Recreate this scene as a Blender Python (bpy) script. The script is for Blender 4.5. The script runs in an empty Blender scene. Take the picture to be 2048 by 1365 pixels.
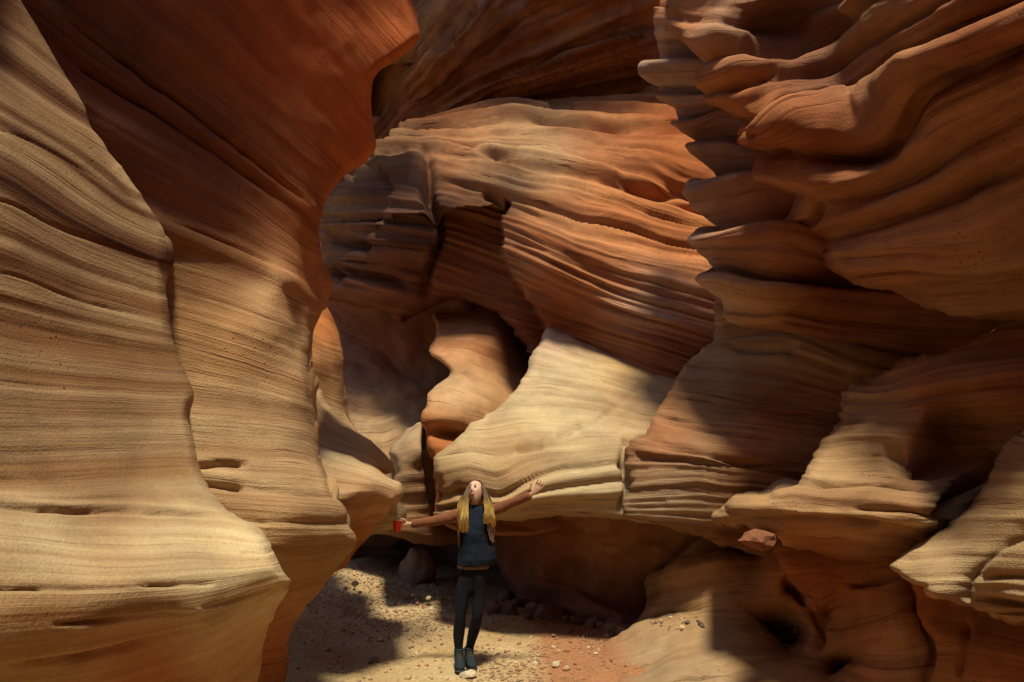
import bpy, bmesh, math, random
import numpy as np
from mathutils import Vector, Matrix

C = bpy.context.scene.collection
SC = bpy.context.scene
CAM = np.array([0.0, 0.0, 1.6]); F = 1365.0; PITCH = math.radians(11.5)
FW = np.array([0, math.cos(PITCH), math.sin(PITCH)]); UP = np.array([0, -math.sin(PITCH), math.cos(PITCH)])

CELLK = 1.0
def at(px, py, Y):
    """point at horizontal distance Y in the direction seen at (px, py) of the 2048 px survey photo"""
    px = np.asarray(px, float); py = np.asarray(py, float); Y = np.asarray(Y, float)
    a = (px-1024)/F; b = (682.5-py)/F
    dx = a; dy = FW[1]+b*UP[1]; dz = FW[2]+b*UP[2]
    t = Y/dy
    return np.stack([CAM[0]+dx*t, CAM[1]+dy*t, CAM[2]+dz*t], -1)

# ---------------------------------------------------------------- noise
def _hash(ix, iy, iz, seed):
    h = (ix*374761393 + iy*668265263 + iz*2147483647 + seed*1274126177) & 0xffffffff
    h = ((h ^ (h >> 13))*1274126177) & 0xffffffff
    h = ((h ^ (h >> 16))*2246822519) & 0xffffffff
    return ((h ^ (h >> 15)) & 0xffffff)/float(0xffffff)
def noise(x, y, z, seed=0):
    x, y, z = np.broadcast_arrays(np.asarray(x, float), np.asarray(y, float), np.asarray(z, float))
    fx, fy, fz = np.floor(x), np.floor(y), np.floor(z)
    ix, iy, iz = fx.astype(np.int64), fy.astype(np.int64), fz.astype(np.int64)
    u, v, w = x-fx, y-fy, z-fz
    u = u*u*u*(u*(u*6-15)+10); v = v*v*v*(v*(v*6-15)+10); w = w*w*w*(w*(w*6-15)+10)
    r = 0
    for a in (0, 1):
        for b in (0, 1):
            for c in (0, 1):
                r = r + _hash(ix+a, iy+b, iz+c, seed)*(u if a else 1-u)*(v if b else 1-v)*(w if c else 1-w)
    return r*2-1
def fbm(x, y, z, seed=0, octv=4, gain=.5):
    s = 0; a = 1; n = 0
    for k in range(octv):
        s = s+a*noise(x*2**k, y*2**k, z*2**k, seed+k*7); n += a; a *= gain
    return s/n
def sstep(a, b, x):
    t = np.clip((x-a)/(b-a), 0, 1); return t*t*(3-2*t)

# ---------------------------------------------------------------- fields
class TPS:
    def __init__(self, pts, vals, smooth=1e-4):
        P = np.array(pts, float)/1000.0; V = np.array(vals, float)
        if V.ndim == 1: V = V[:, None]
        n = len(P); r2 = ((P[:, None]-P[None])**2).sum(-1)
        K = .5*r2*np.log(r2+1e-12)+np.eye(n)*smooth
        A = np.zeros((n+3, n+3)); A[:n, :n] = K; A[:n, n] = 1; A[:n, n+1:] = P; A[n, :n] = 1; A[n+1:, :n] = P.T
        B = np.zeros((n+3, V.shape[1])); B[:n] = V
        self.w = np.linalg.lstsq(A, B, rcond=None)[0]; self.P = P; self.n = n
    def __call__(self, px, py):
        q = np.stack([np.ravel(px), np.ravel(py)], -1)/1000.0
        out = self.w[self.n]+q@self.w[self.n+1:]
        for i in range(self.n):
            r2 = ((q-self.P[i])**2).sum(-1)
            out = out+(.5*r2*np.log(r2+1e-12))[:, None]*self.w[i]
        return out

def idw(pts, vals, px, py, p=3.0):
    W = 0; S = 0
    for (a, b), v in zip(pts, vals):
        w = 1.0/(((px-a)**2+(py-b)**2)+60**2)**(p/2)
        W = W+w; S = S+w[:, None]*np.array(v)
    return S/W[:, None]

def resample(poly, step=10, closed=True, jag=0, seed=0):
    P = np.array(poly, float); n = len(P); out = []
    rng = range(n) if closed else range(n-1)
    for i in rng:
        if closed: p0, p1, p2, p3 = P[i-1], P[i], P[(i+1) % n], P[(i+2) % n]
        else: p0, p1, p2, p3 = P[max(i-1, 0)], P[i], P[i+1], P[min(i+2, n-1)]
        L = np.linalg.norm(p2-p1); k = max(1, int(L/step))
        d = [max(np.linalg.norm(b-a), 1e-3)**.5 for a, b in ((p0, p1), (p1, p2), (p2, p3))]
        for j in range(k):
            t = j/k
            m1 = (p1-p0)/d[0]-(p2-p0)/(d[0]+d[1])+(p2-p1)/d[1]
            m2 = (p2-p1)/d[1]-(p3-p1)/(d[1]+d[2])+(p3-p2)/d[2]
            m1 = m1*d[1]; m2 = m2*d[1]
            t2 = t*t; t3 = t2*t
            out.append((2*t3-3*t2+1)*p1+(t3-2*t2+t)*m1+(-2*t3+3*t2)*p2+(t3-t2)*m2)
    if not closed: out.append(P[-1])
    Q = np.array(out)
    if jag:
        T = np.roll(Q, -1, 0)-np.roll(Q, 1, 0); N = np.stack([-T[:, 1], T[:, 0]], -1)
        N /= np.maximum(np.linalg.norm(N, axis=1, keepdims=True), 1e-6)
        k = fbm(Q[:, 0]/22, Q[:, 1]/14, 0*Q[:, 0], seed, 3, .6)
        Q = Q+N*(k*jag)[:, None]
    return Q

def seg_dist(x, y, Q, closed):
    """distance, nearest point, side (+ = left of travel in image coords) and arclength fraction"""
    n = len(Q); m = n if closed else n-1
    best = np.full(x.shape, 1e18); bx = np.zeros_like(x); by = np.zeros_like(x); side = np.zeros_like(x); fr = np.zeros_like(x)
    for i in range(m):
        a = Q[i]; b = Q[(i+1) % n]; d = b-a; L = d@d+1e-9
        t = np.clip(((x-a[0])*d[0]+(y-a[1])*d[1])/L, 0, 1)
        qx = a[0]+t*d[0]; qy = a[1]+t*d[1]; r = (x-qx)**2+(y-qy)**2
        k = r < best
        best[k] = r[k]; bx[k] = qx[k]; by[k] = qy[k]; fr[k] = (i+t[k])/m
        side[k] = (d[0]*(y[k]-a[1])-d[1]*(x[k]-a[0]))
    return np.sqrt(best), bx, by, side, fr
def inside(x, y, Q):
    r = np.zeros(x.shape, bool); n = len(Q)
    for i in range(n):
        a = Q[i]; b = Q[(i+1) % n]
        if a[1] == b[1]: continue
        c = (a[1] > y) != (b[1] > y)
        r ^= c & (x < (b[0]-a[0])*(y-a[1])/(b[1]-a[1])+a[0])
    return r

# ---------------------------------------------------------------- materials
def new_mat(name):
    m = bpy.data.materials.new(name); m.use_nodes = True
    nt = m.node_tree; b = nt.nodes['Principled BSDF']
    return m, nt, b
def N(nt, t, **kw):
    n = nt.nodes.new(t)
    for k, v in kw.items():
        if k in n.inputs: n.inputs[k].default_value = v
        else: setattr(n, k, v)
    return n
def math_(nt, op, a, b=None, c=None, clamp=False):
    n = nt.nodes.new('ShaderNodeMath'); n.operation = op; n.use_clamp = clamp
    for i, v in enumerate((a, b, c)):
        if v is None: continue
        if isinstance(v, (int, float)): n.inputs[i].default_value = v
        else: nt.links.new(v, n.inputs[i])
    return n.outputs[0]
def ramp(nt, src, stops):
    r = nt.nodes.new('ShaderNodeValToRGB'); nt.links.new(src, r.inputs[0])
    e = r.color_ramp.elements
    while len(e) < len(stops): e.new(.5)
    for k, (p, v) in enumerate(stops):
        e[k].position = p; e[k].color = (v, v, v, 1) if isinstance(v, (int, float)) else (*v, 1)
    return r.outputs[0]
def mixc(nt, fac, a, b, mode='MIX'):
    n = nt.nodes.new('ShaderNodeMix'); n.data_type = 'RGBA'; n.blend_type = mode
    for i, v in ((0, fac), (6, a), (7, b)):
        if isinstance(v, (int, float)): n.inputs[i].default_value = v
        elif isinstance(v, tuple): n.inputs[i].default_value = (*v, 1)
        else: nt.links.new(v, n.inputs[i])
    return n.outputs[2]

def sandstone(name, stripe=.5, lines=.5, varnish=.2, bump=.5, fine=1.0):
    m, nt, b = new_mat(name); L = nt.links.new
    s = N(nt, 'ShaderNodeAttribute', attribute_name='strata').outputs['Fac']
    tint = N(nt, 'ShaderNodeAttribute', attribute_name='tint').outputs['Color']
    geo = N(nt, 'ShaderNodeNewGeometry').outputs['Position']
    sep = N(nt, 'ShaderNodeSeparateXYZ'); L(geo, sep.inputs[0])
    wn = N(nt, 'ShaderNodeTexNoise', Scale=.9, Detail=3.0); L(geo, wn.inputs['Vector'])
    sw = math_(nt, 'MULTIPLY_ADD', wn.outputs[0], .12, s)
    def coord(ks, kp):
        c = N(nt, 'ShaderNodeCombineXYZ')
        L(math_(nt, 'MULTIPLY', sw, ks), c.inputs[0])
        L(math_(nt, 'MULTIPLY', sep.outputs[0], kp), c.inputs[1])
        L(math_(nt, 'MULTIPLY', math_(nt, 'ADD', sep.outputs[1], sep.outputs[2]), kp), c.inputs[2])
        return c.outputs[0]
    def nz(vec, det, rough=.55):
        n = N(nt, 'ShaderNodeTexNoise', Scale=1.0, Detail=det, Roughness=rough); L(vec, n.inputs['Vector']); return n.outputs[0]
    nb = nz(coord(2.1, .22), 5.0, .6)            # broad beds
    nf = nz(coord(9.0*fine, .45), 4.0, .65)      # thin laminae
    nl = nz(coord(17.0*fine, .8), 3.0, .6)       # parting lines
    ng = N(nt, 'ShaderNodeTexNoise', Scale=90.0, Detail=3.0, Roughness=.7); L(geo, ng.inputs['Vector'])
    npz = N(nt, 'ShaderNodeTexNoise', Scale=2.2, Detail=6.0, Roughness=.6); L(geo, npz.inputs['Vector'])
    dark = mixc(nt, 1.0, tint, (.62, .42, .36), 'MULTIPLY')
    pale = mixc(nt, 1.0, tint, (1.22, 1.28, 1.32), 'MULTIPLY')
    c = mixc(nt, ramp(nt, nb, [(.36, 1.0), (.5, .35), (.62, 0.0)]), pale, dark)
    c = mixc(nt, 1-stripe, c, tint)
    mf = nz(coord(1.1, .9), 3.0, .5)
    fm = ramp(nt, mf, [(.36, .08), (.62, 1.0)])
    c2 = mixc(nt, math_(nt, 'MULTIPLY', math_(nt, 'MULTIPLY', ramp(nt, nf, [(.36, 1.0), (.58, 0.0)]), fm), stripe*.9), c, mixc(nt, 1.0, c, (.56, .42, .36), 'MULTIPLY'))
    msk = ramp(nt, npz.outputs[0], [(.4, .15), (.62, 1.0)])
    ln = math_(nt, 'MULTIPLY', ramp(nt, nl, [(.29, 1.0), (.40, 0.0)]), msk)
    c3 = mixc(nt, math_(nt, 'MULTIPLY', ln, lines), c2, mixc(nt, 1.0, c2, (.22, .15, .15), 'MULTIPLY'))
    blot = ramp(nt, npz.outputs[0], [(.3, .72), (.5, 1.0), (.75, 1.22)])
    c4 = mixc(nt, .8, c3, blot, 'MULTIPLY')
    gr = ramp(nt, ng.outputs[0], [(.3, .72), (.5, 1.0), (.7, 1.2)])
    c5 = mixc(nt, .55, c4, gr, 'MULTIPLY')
    if varnish:
        vc = N(nt, 'ShaderNodeMapping', Scale=(2.2, 2.2, .35)); L(geo, vc.inputs[0])
        vn = N(nt, 'ShaderNodeTexNoise', Scale=1.0, Detail=6.0, Roughness=.65); L(vc.outputs[0], vn.inputs['Vector'])
        c5 = mixc(nt, math_(nt, 'MULTIPLY', ramp(nt, vn.outputs[0], [(.5, 0.0), (.68, 1.0)]), varnish), c5, mixc(nt, 1.0, c5, (.3, .2, .2), 'MULTIPLY'))
    pv = N(nt, 'ShaderNodeTexVoronoi', Scale=24.0); L(geo, pv.inputs['Vector'])
    pit = math_(nt, 'MULTIPLY', ramp(nt, pv.outputs['Distance'], [(.10, 1.0), (.22, 0.0)]), ramp(nt, npz.outputs[0], [(.54, 0.0), (.64, 1.0)]))
    c5 = mixc(nt, math_(nt, 'MULTIPLY', pit, .6), c5, mixc(nt, 1.0, c5, (.3, .22, .2), 'MULTIPLY'))
    L(c5, b.inputs['Base Color'])
    b.inputs['Roughness'].default_value = .92; b.inputs['Specular IOR Level'].default_value = .18
    h = math_(nt, 'MULTIPLY', math_(nt, 'MULTIPLY', nf, fm), .034)
    h = math_(nt, 'MULTIPLY_ADD', nb, .05, h)
    h = math_(nt, 'MULTIPLY_ADD', ln, -.020, h)
    h = math_(nt, 'MULTIPLY_ADD', ng.outputs[0], .006, h)
    h = math_(nt, 'MULTIPLY_ADD', npz.outputs[0], .03, h)
    h = math_(nt, 'MULTIPLY_ADD', pit, -.012, h)
    h = math_(nt, 'MULTIPLY_ADD', ng.outputs[0], .010, h)
    bp = N(nt, 'ShaderNodeBump', Strength=bump, Distance=1.0); L(h, bp.inputs['Height']); L(bp.outputs[0], b.inputs['Normal'])
    return m

def mesh_from(name, V, Fq, mat, attrs=None, smooth=True):
    me = bpy.data.meshes.new(name)
    V = np.asarray(V, np.float32); Fq = np.asarray(Fq, np.int32)
    me.vertices.add(len(V)); me.vertices.foreach_set('co', V.ravel())
    n = len(Fq); k = Fq.shape[1]
    me.loops.add(n*k); me.loops.foreach_set('vertex_index', Fq.ravel())
    me.polygons.add(n); me.polygons.foreach_set('loop_start', np.arange(0, n*k, k, dtype=np.int32))
    me.update(calc_edges=True)
    if attrs:
        for an, arr in attrs.items():
            arr = np.asarray(arr, np.float32)
            if arr.ndim == 1:
                a = me.attributes.new(an, 'FLOAT', 'POINT'); a.data.foreach_set('value', arr)
            else:
                a = me.attributes.new(an, 'FLOAT_COLOR', 'POINT')
                a.data.foreach_set('color', np.concatenate([arr, np.ones((len(arr), 1), np.float32)], 1).ravel())
    me.validate()
    if smooth: me.polygons.foreach_set('use_smooth', np.ones(len(me.polygons), bool))
    me.materials.append(mat)
    o = bpy.data.objects.new(name, me); C.objects.link(o)
    return o

def tag(o, label=None, cat=None, group=None, kind=None):
    if label: o['label'] = label
    if cat: o['category'] = cat
    if group: o['group'] = group
    if kind: o['kind'] = kind
    return o

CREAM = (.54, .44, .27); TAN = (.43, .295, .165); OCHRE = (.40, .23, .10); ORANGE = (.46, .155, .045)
RUST = (.34, .115, .048); MAROON = (.155, .066, .048); NTAN = (.37, .25, .14); NBR = (.32, .20, .11); DUSTY = (.43, .21, .105); BROWN = (.37, .24, .125); GLOW = (.56, .15, .042); SALMON = (.50, .215, .088); FIN_SHADE = (.11, .052, .038); GREYTAN = (.36, .28, .18); PINK = (.48, .33, .24)  # the fin's dark tint and GLOW paint shade and bounced light into rock

def rock(name, label, cat, poly, Ypts, lines, tints, mat, cell=4.0, rim=(26, .35), thick=1.6, jag=3.0, seed=1,
         amp=(.05, .025, .06), prof=(), grooves=(), steps=(), bumps=(), slim=None, ymin=None, group=None, parent=None, kind=None, bands=(), saw=(), pexp=.75, inset=0, lat=1.2):
    cell *= CELLK
    Q = resample(poly, 9, True, jag, seed)
    x0, y0 = Q.min(0)-cell; x1, y1 = Q.max(0)+cell
    nx = int((x1-x0)/cell)+2; ny = int((y1-y0)/cell)+2
    gx, gy = np.meshgrid(x0+np.arange(nx)*cell, y0+np.arange(ny)*cell)
    gx = gx.ravel(); gy = gy.ravel()
    ins = inside(gx, gy, Q)
    d, bx, by, _, _ = seg_dist(gx, gy, Q, True)
    sdf = np.where(ins, d, -d).reshape(ny, nx); ogy, ogx = np.gradient(sdf); on = np.hypot(ogx, ogy)+1e-6; ox = (-ogx/on).ravel(); oy = (-ogy/on).ravel()
    px = np.where(ins, gx, bx); py = np.where(ins, gy, by); d = np.where(ins, d, 0)
    near = ins | (np.hypot(gx-bx, gy-by) < cell*2.6)
    tp = TPS([p[:2] for p in Ypts], [p[2] for p in Ypts])
    Y = tp(px, py)[:, 0]
    lo = min(p[2] for p in Ypts); hi = max(p[2] for p in Ypts)
    Y = np.clip(Y, lo-.35, hi+.5)
    for pts, amt, fall in steps:
        qd, _, _, sd, fr = seg_dist(px, py, resample(pts, 12, False), False)
        fade = sstep(0, .10, fr)*sstep(1, .90, fr)
        Y = Y+amt*np.exp(-qd/fall)*fade*sstep(-4, 4, np.sign(sd)*qd)
    for cx, cy, rx, ry, ang, amt in bumps:
        ca, sa = math.cos(math.radians(ang)), math.sin(math.radians(ang))
        u = ((px-cx)*ca+(py-cy)*sa)/rx; v = (-(px-cx)*sa+(py-cy)*ca)/ry
        Y = Y-amt*np.exp(-(u*u+v*v))
    Ybase = tp(gx, gy)[:, 0]
    for cx, cy, rx, ry, ang, amt in bumps:
        ca, sa = math.cos(math.radians(ang)), math.sin(math.radians(ang))
        u = ((gx-cx)*ca+(gy-cy)*sa)/rx; v = (-(gx-cx)*sa+(gy-cy)*ca)/ry
        Ybase = Ybase-amt*np.exp(-(u*u+v*v))
    w, R = rim
    t = np.clip(1-d/w, 0, 1)
    Y = Y+R*(1-np.sqrt(np.maximum(1-t*t, 0)))
    P = at(px, py, Y)
    lp = []; lv = []
    for v, pts in lines:
        q = resample(pts, 60, False)
        for a in q: lp.append(a); lv.append(v)
    s = TPS(lp, lv, 3e-4)(px, py)[:, 0]
    if slim: s = np.clip(s, *slim)
    G = at(gx, gy, Ybase).reshape(ny, nx, 3)
    # normals from a clean copy of the sheet
    tu = np.gradient(G, axis=1); tv = np.gradient(G, axis=0)
    Nn = np.cross(tv, tu).reshape(-1, 3)
    ln = np.linalg.norm(Nn, axis=1, keepdims=True); vd = P-CAM; vd /= np.linalg.norm(vd, axis=1, keepdims=True)
    Nn = np.where(ln > 1e-9, Nn/np.maximum(ln, 1e-9), -vd)
    Nn = np.where((Nn*vd).sum(1, keepdims=True) > 0, -Nn, Nn)
    Nn = Nn+(t*t)[:, None]*(ox[:, None]*np.array([1., 0, 0])-oy[:, None]*UP)*lat
    Nn /= np.linalg.norm(Nn, axis=1, keepdims=True)
    a1, a2, a3 = amp
    sg = s.reshape(ny, nx); gsc = np.hypot(*np.gradient(sg)).ravel(); gsc = np.where(gsc < 1e-4, np.median(gsc), gsc)
    gsc = np.clip(gsc, 0, 4*np.median(gsc))
    X, Z = P[:, 0], P[:, 2]+P[:, 1]*.7
    n1 = noise(s*2.6+.2*noise(X*.7, Z*.7, X*0, seed), X*.35, Z*.35, seed+11)
    aa = sstep(.45, .15, gsc*7.5); n2 = noise(s*7.5, X*.7, Z*.7, seed+23)*aa; n2b = noise(s*12, X*1.2, Z*1.2, seed+29)*sstep(.3, .1, gsc*7.5)
    n3 = fbm(P[:, 0]*1.1, P[:, 1]*1.1, P[:, 2]*1.1, seed+31, 4)
    msk = sstep(-.35, .5, noise(X*.8, Z*.8, s*.7, seed+41))
    dn = -inset+a1*n1*(.4+.6*msk)+a2*(n2*(.35+.9*msk)+.5*n2b*msk)-a2*1.6*sstep(.35, .75, n2)*msk+a3*n3
    for sa_, sb_, am in prof:
        tt = np.clip((s-sa_)/(sb_-sa_), 0, 1)
        dn = dn+am*np.sin(math.pi*tt**pexp)
    for fq, am, lat in saw:      # ledges: each bed swells towards its foot and is undercut below
        ph = s*fq+.55*noise(X*.25, Z*.25, s*.3, seed+61)+.10*noise(X*1.3, Z*1.3, s*2, seed+62)
        k = np.floor(ph); fr_ = ph-k
        a_ = np.clip(.45+.9*noise(k*3.7, X*lat, Z*lat, seed+63), 0, 1.3)
        w_ = np.clip(3.6*gsc*fq, .12, .7); am_ = am*sstep(.5, .2, gsc*fq)
        dn = dn+am_*a_*(np.minimum(fr_/(1-w_), 1)**1.6*sstep(1, 1-w_, fr_)-.4)
    for pts, gw, gd in grooves:
        qd, _, _, _, fr = seg_dist(px, py, resample(pts, 12, False, .8, seed+5), False)
        gwv = gw*(1+.35*noise(px/70, py/45, 0*px, seed+9)); gd = gd*(.75+.35*noise(px/55, py/30, 0*px, seed+8))
        dn = dn-gd*np.exp(-(qd/np.maximum(gwv, 1))**2)*sstep(0, .3, fr)*sstep(1, .7, fr)
    P = P+Nn*dn[:, None]
    idx = np.arange(nx*ny).reshape(ny, nx)
    quads = np.stack([idx[:-1, :-1], idx[1:, :-1], idx[1:, 1:], idx[:-1, 1:]], -1).reshape(-1, 4)
    keep = ins[quads].any(1) & near[quads].all(1)
    quads = quads[keep]
    # boundary loop -> skirt running back for thickness
    E = np.concatenate([quads[:, [0, 1]], quads[:, [1, 2]], quads[:, [2, 3]], quads[:, [3, 0]]])
    key = np.sort(E, 1); kk = key[:, 0].astype(np.int64)*nx*ny+key[:, 1]
    _, inv, cnt = np.unique(kk, return_inverse=True, return_counts=True)
    B = E[cnt[inv] == 1]
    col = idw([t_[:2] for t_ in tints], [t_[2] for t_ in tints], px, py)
    sb = s+.10*noise(X*.8, Z*.8, s*.5, seed+51)
    for s0, s1, mult in bands:
        sf = (s1-s0)*.28
        k = sstep(s0-sf, s0+sf, sb)*sstep(s1+sf, s1-sf, sb)
        col = col*(1+k[:, None]*(np.array(mult)-1))
    used = np.unique(quads); remap = -np.ones(nx*ny, np.int64); remap[used] = np.arange(len(used))
    V = [P[used]]; S = [s[used]]; T = [col[used]]; FQ = [remap[quads]]
    bv = np.unique(B); base = len(used); prev = {int(v): int(remap[v]) for v in bv}
    cen = P[used].mean(0); cd = cen-P[bv]
    for k, (dist, inw) in enumerate(((.12, .0), (.45, .01), (1.0, .03), (1.6, .07))):
        dist = dist*thick/1.6
        q = P[bv]+vd[bv]*dist+cd*inw
        q = q+(fbm(q[:, 0]*2, q[:, 1]*2, q[:, 2]*2, seed+3)*.08*min(k, 2))[:, None]*Nn[bv]
        V.append(q); S.append(s[bv]+dist*.8); T.append(col[bv])
        cur = {int(v): base+i for i, v in enumerate(bv)}; base += len(bv)
        FQ.append(np.array([[prev[int(a)], cur[int(a)], cur[int(b)], prev[int(b)]] for a, b in B]))
        prev = cur
    o = mesh_from(name, np.concatenate(V), np.concatenate(FQ), mat, {'strata': np.concatenate(S), 'tint': np.concatenate(T)})
    if parent: o.parent = parent
    tag(o, label, cat, group, kind or 'thing')
    return o

M_soft = sandstone('banded_sandstone', .55, .8, .16, .75, .85)
M_near = sandstone('striped_sandstone', .42, .55, .12, .32, .6)
M_strong = sandstone('ledgy_sandstone', .85, 1.0, .10, 1.0, .8)
M_smooth = sandstone('smooth_sandstone', .42, .6, .3, .8)
M_over = sandstone('swirled_sandstone', .42, .85, .25, .75, .7)
M_far = sandstone('varnished_sandstone', .8, 1.0, .5, 1.4, .7)
M_rough = sandstone('rough_red_sandstone', .3, .4, .4, 1.0, .7)

exec_rocks = True
# ================================================================ ROCKS
# ---- backdrop high wall (upper centre)
rock('rock_wall', 'dark red rock wall with slanting rough seams at the top centre, behind the banded dome', 'rock wall',
     [(100, -500), (1600, -500), (1600, 330), (1300, 420), (900, 430), (700, 560), (600, 900), (100, 950)],
     [(700, -400, 10.5), (1100, -400, 9.8), (1500, -400, 9.2), (800, 0, 12.0), (1050, 0, 11.2), (1280, 0, 10.8), (760, 200, 12.8), (900, 190, 12.4),
      (1050, 120, 11.8), (1250, 90, 11.4), (1250, 190, 12.2), (1000, 230, 12.8), (700, 400, 13), (1500, 350, 12.8), (300, -400, 11), (350, 300, 13.5), (350, 850, 14)],
     [(0, [(700, 250), (850, 60), (980, -120)]), (1.2, [(760, 290), (900, 130), (1050, 0)]), (2.2, [(830, 260), (930, 190), (1050, 140), (1180, 90), (1300, 40)]),
      (3.2, [(870, 280), (1000, 210), (1150, 175), (1350, 120)])],
     [(700, 100, SALMON), (850, 60, PINK), (880, 120, SALMON), (960, 40, PINK), (1030, 90, RUST), (1150, 60, SALMON), (1000, 180, ORANGE), (1200, 130, SALMON), (900, 210, ORANGE), (780, 280, RUST), (1290, 60, RUST)],
     M_far, cell=5, saw=[(3, .25, .4)], amp=(.15, .09, .25), seed=3,
     steps=[([(740, 330), (830, 262), (880, 225), (930, 188), (1000, 160), (1060, 140), (1130, 105), (1220, 80), (1320, 60)], -.55, 90)],
     bumps=[(870, 40, 30, 110, 35, .5), (930, 60, 22, 120, 38, .5), (830, 150, 24, 90, 40, .4), (790, 190, 40, 40, 0, -.7)],
     grooves=[([(835, 90), (800, 130), (765, 170), (750, 230)], 16, .6), ([(1060, 0), (1010, 60), (960, 110)], 8, .25), ([(950, 0), (900, 60), (870, 110)], 8, .3)])

# ---- deep cave wall
rock('rock_wall', 'shadowed brown wall inside the deep hollow left of centre', 'rock wall',
     [(560, 430), (700, 420), (900, 520), (960, 700), (930, 900), (900, 1040), (640, 1030), (560, 800)],
     [(600, 450, 11.5), (700, 560, 11.2), (850, 560, 10.8), (650, 650, 12.2), (760, 700, 11.8), (700, 780, 11.2), (800, 800, 11.0), (760, 880, 10.4), (840, 900, 10.6), (700, 1000, 10.2), (880, 700, 12), (850, 1050, 10.2)],
     [(0, [(640, 560), (760, 620), (880, 680)]), (1, [(640, 660), (760, 710), (860, 770)]), (2, [(680, 780), (780, 800), (860, 780)]), (3, [(700, 860), (790, 850), (850, 820)]), (4, [(700, 960), (860, 950)])],
     [(700, 620, MAROON), (800, 650, MAROON), (700, 690, MAROON), (780, 720, RUST), (740, 840, TAN), (800, 880, TAN), (680, 560, RUST)],  # MAROON paints the hollow's shade into the upper wall
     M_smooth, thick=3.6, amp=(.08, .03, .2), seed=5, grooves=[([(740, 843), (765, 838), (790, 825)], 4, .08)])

# ---- banded central dome with the fin and the slab
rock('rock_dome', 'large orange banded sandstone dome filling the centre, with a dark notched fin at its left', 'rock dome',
     [(640, 430), (662, 392), (700, 345), (735, 340), (748, 312), (765, 288), (800, 265), (850, 240), (900, 217), (960, 203), (1080, 203), (1180, 190), (1260, 176), (1340, 160), (1700, 140),
      (1700, 860), (1400, 800), (1250, 760), (1110, 740), (1080, 730), (1050, 690), (1010, 640), (960, 612), (900, 602), (850, 620), (800, 640), (760, 622), (700, 600), (655, 590), (652, 560), (645, 520), (636, 480)],
     [(650, 450, 10.6), (700, 400, 10.3), (760, 320, 10.6), (830, 260, 11.4), (960, 215, 11.9), (1150, 200, 11.8), (1350, 175, 11.2), (1650, 200, 10.5),
      (850, 350, 10.3), (950, 330, 10.2), (1050, 330, 9.9), (1200, 320, 9.9), (1380, 320, 9.4), (1000, 400, 9.7), (1150, 430, 9.2), (1380, 430, 9.2),
      (1100, 520, 8.9), (1300, 560, 8.7), (1150, 640, 9.3), (1350, 690, 8.7), (1600, 500, 8.5), (1600, 750, 8.3), (900, 480, 9.9), (920, 600, 10.3), (800, 480, 9.9), (720, 520, 10.2), (800, 600, 10.3), (1050, 700, 9.8), (950, 750, 10.5)],
     [(0, [(1100, 213), (1250, 208), (1400, 215)]), (.6, [(830, 270), (1075, 245), (1200, 262), (1400, 273)]), (1.1, [(790, 290), (1025, 300), (1120, 310), (1250, 350), (1400, 400)]),
      (1.5, [(825, 305), (1025, 327), (1125, 345), (1250, 378), (1400, 430)]), (2.2, [(700, 370), (850, 385), (1010, 420), (1150, 470), (1420, 520)]),
      (2.8, [(690, 430), (865, 440), (1015, 480), (1200, 555), (1420, 620)]), (3.6, [(665, 500), (850, 520), (1050, 590), (1200, 645), (1420, 710)]), (4.3, [(670, 570), (850, 610), (1095, 665), (1370, 745)])],
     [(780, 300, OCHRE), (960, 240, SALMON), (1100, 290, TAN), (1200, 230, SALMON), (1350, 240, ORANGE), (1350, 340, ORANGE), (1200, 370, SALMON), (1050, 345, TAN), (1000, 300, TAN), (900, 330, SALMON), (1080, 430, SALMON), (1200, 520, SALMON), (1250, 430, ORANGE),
      (1350, 480, ORANGE), (1100, 620, RUST), (1300, 600, PINK), (1350, 700, RUST), (1150, 650, RUST), (950, 450, RUST), (900, 550, RUST), (780, 400, MAROON), (800, 500, MAROON), (720, 480, MAROON), (800, 350, FIN_SHADE), (765, 360, FIN_SHADE), (830, 430, FIN_SHADE), (690, 500, FIN_SHADE), (740, 400, FIN_SHADE), (800, 400, FIN_SHADE), (800, 460, FIN_SHADE), (840, 530, FIN_SHADE), (720, 540, FIN_SHADE), (835, 340, FIN_SHADE), (760, 450, FIN_SHADE), (920, 560, MAROON), (760, 570, RUST), (680, 420, OCHRE)],  # darkest tints paint the shade on the fin and left recess
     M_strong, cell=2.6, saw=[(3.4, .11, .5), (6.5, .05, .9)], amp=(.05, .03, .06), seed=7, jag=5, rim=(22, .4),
     prof=[(.05, .32, .10), (.32, .62, .15), (.62, 1.1, .10), (1.1, 1.5, .16), (1.5, 2.1, .10), (2.2, 2.75, .06), (2.8, 3.4, .06)],
     steps=[([(1000, 385), (1022, 408), (1008, 432), (1006, 480), (1012, 520), (1030, 560), (1060, 600), (1085, 640), (1100, 680), (1080, 730)], 1.0, 120),
            ([(742, 345), (752, 314), (775, 322), (805, 320), (820, 306), (842, 306), (850, 325), (851, 350), (848, 380), (858, 410), (873, 470), (862, 500), (858, 540)], -.5, 130)],
     grooves=[([(850, 300), (856, 350), (852, 385), (868, 430), (878, 475), (866, 510), (852, 570), (856, 620)], 9, .45), ([(960, 385), (990, 395), (1015, 412)], 8, .3), ([(650, 470), (690, 480), (740, 500)], 12, .45), ([(655, 520), (700, 545), (760, 560), (820, 575)], 9, .35), ([(650, 540), (690, 560)], 10, .4),
              ([(690, 350), (715, 352)], 8, .4),
              ([(1095, 218), (1150, 222)], 6, .2), ([(1060, 243), (1110, 252), (1180, 265), (1260, 262)], 8, .28), ([(900, 292), (960, 305), (1020, 325)], 6, .22), ([(1230, 362), (1300, 385), (1420, 402)], 10, .3)])

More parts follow.
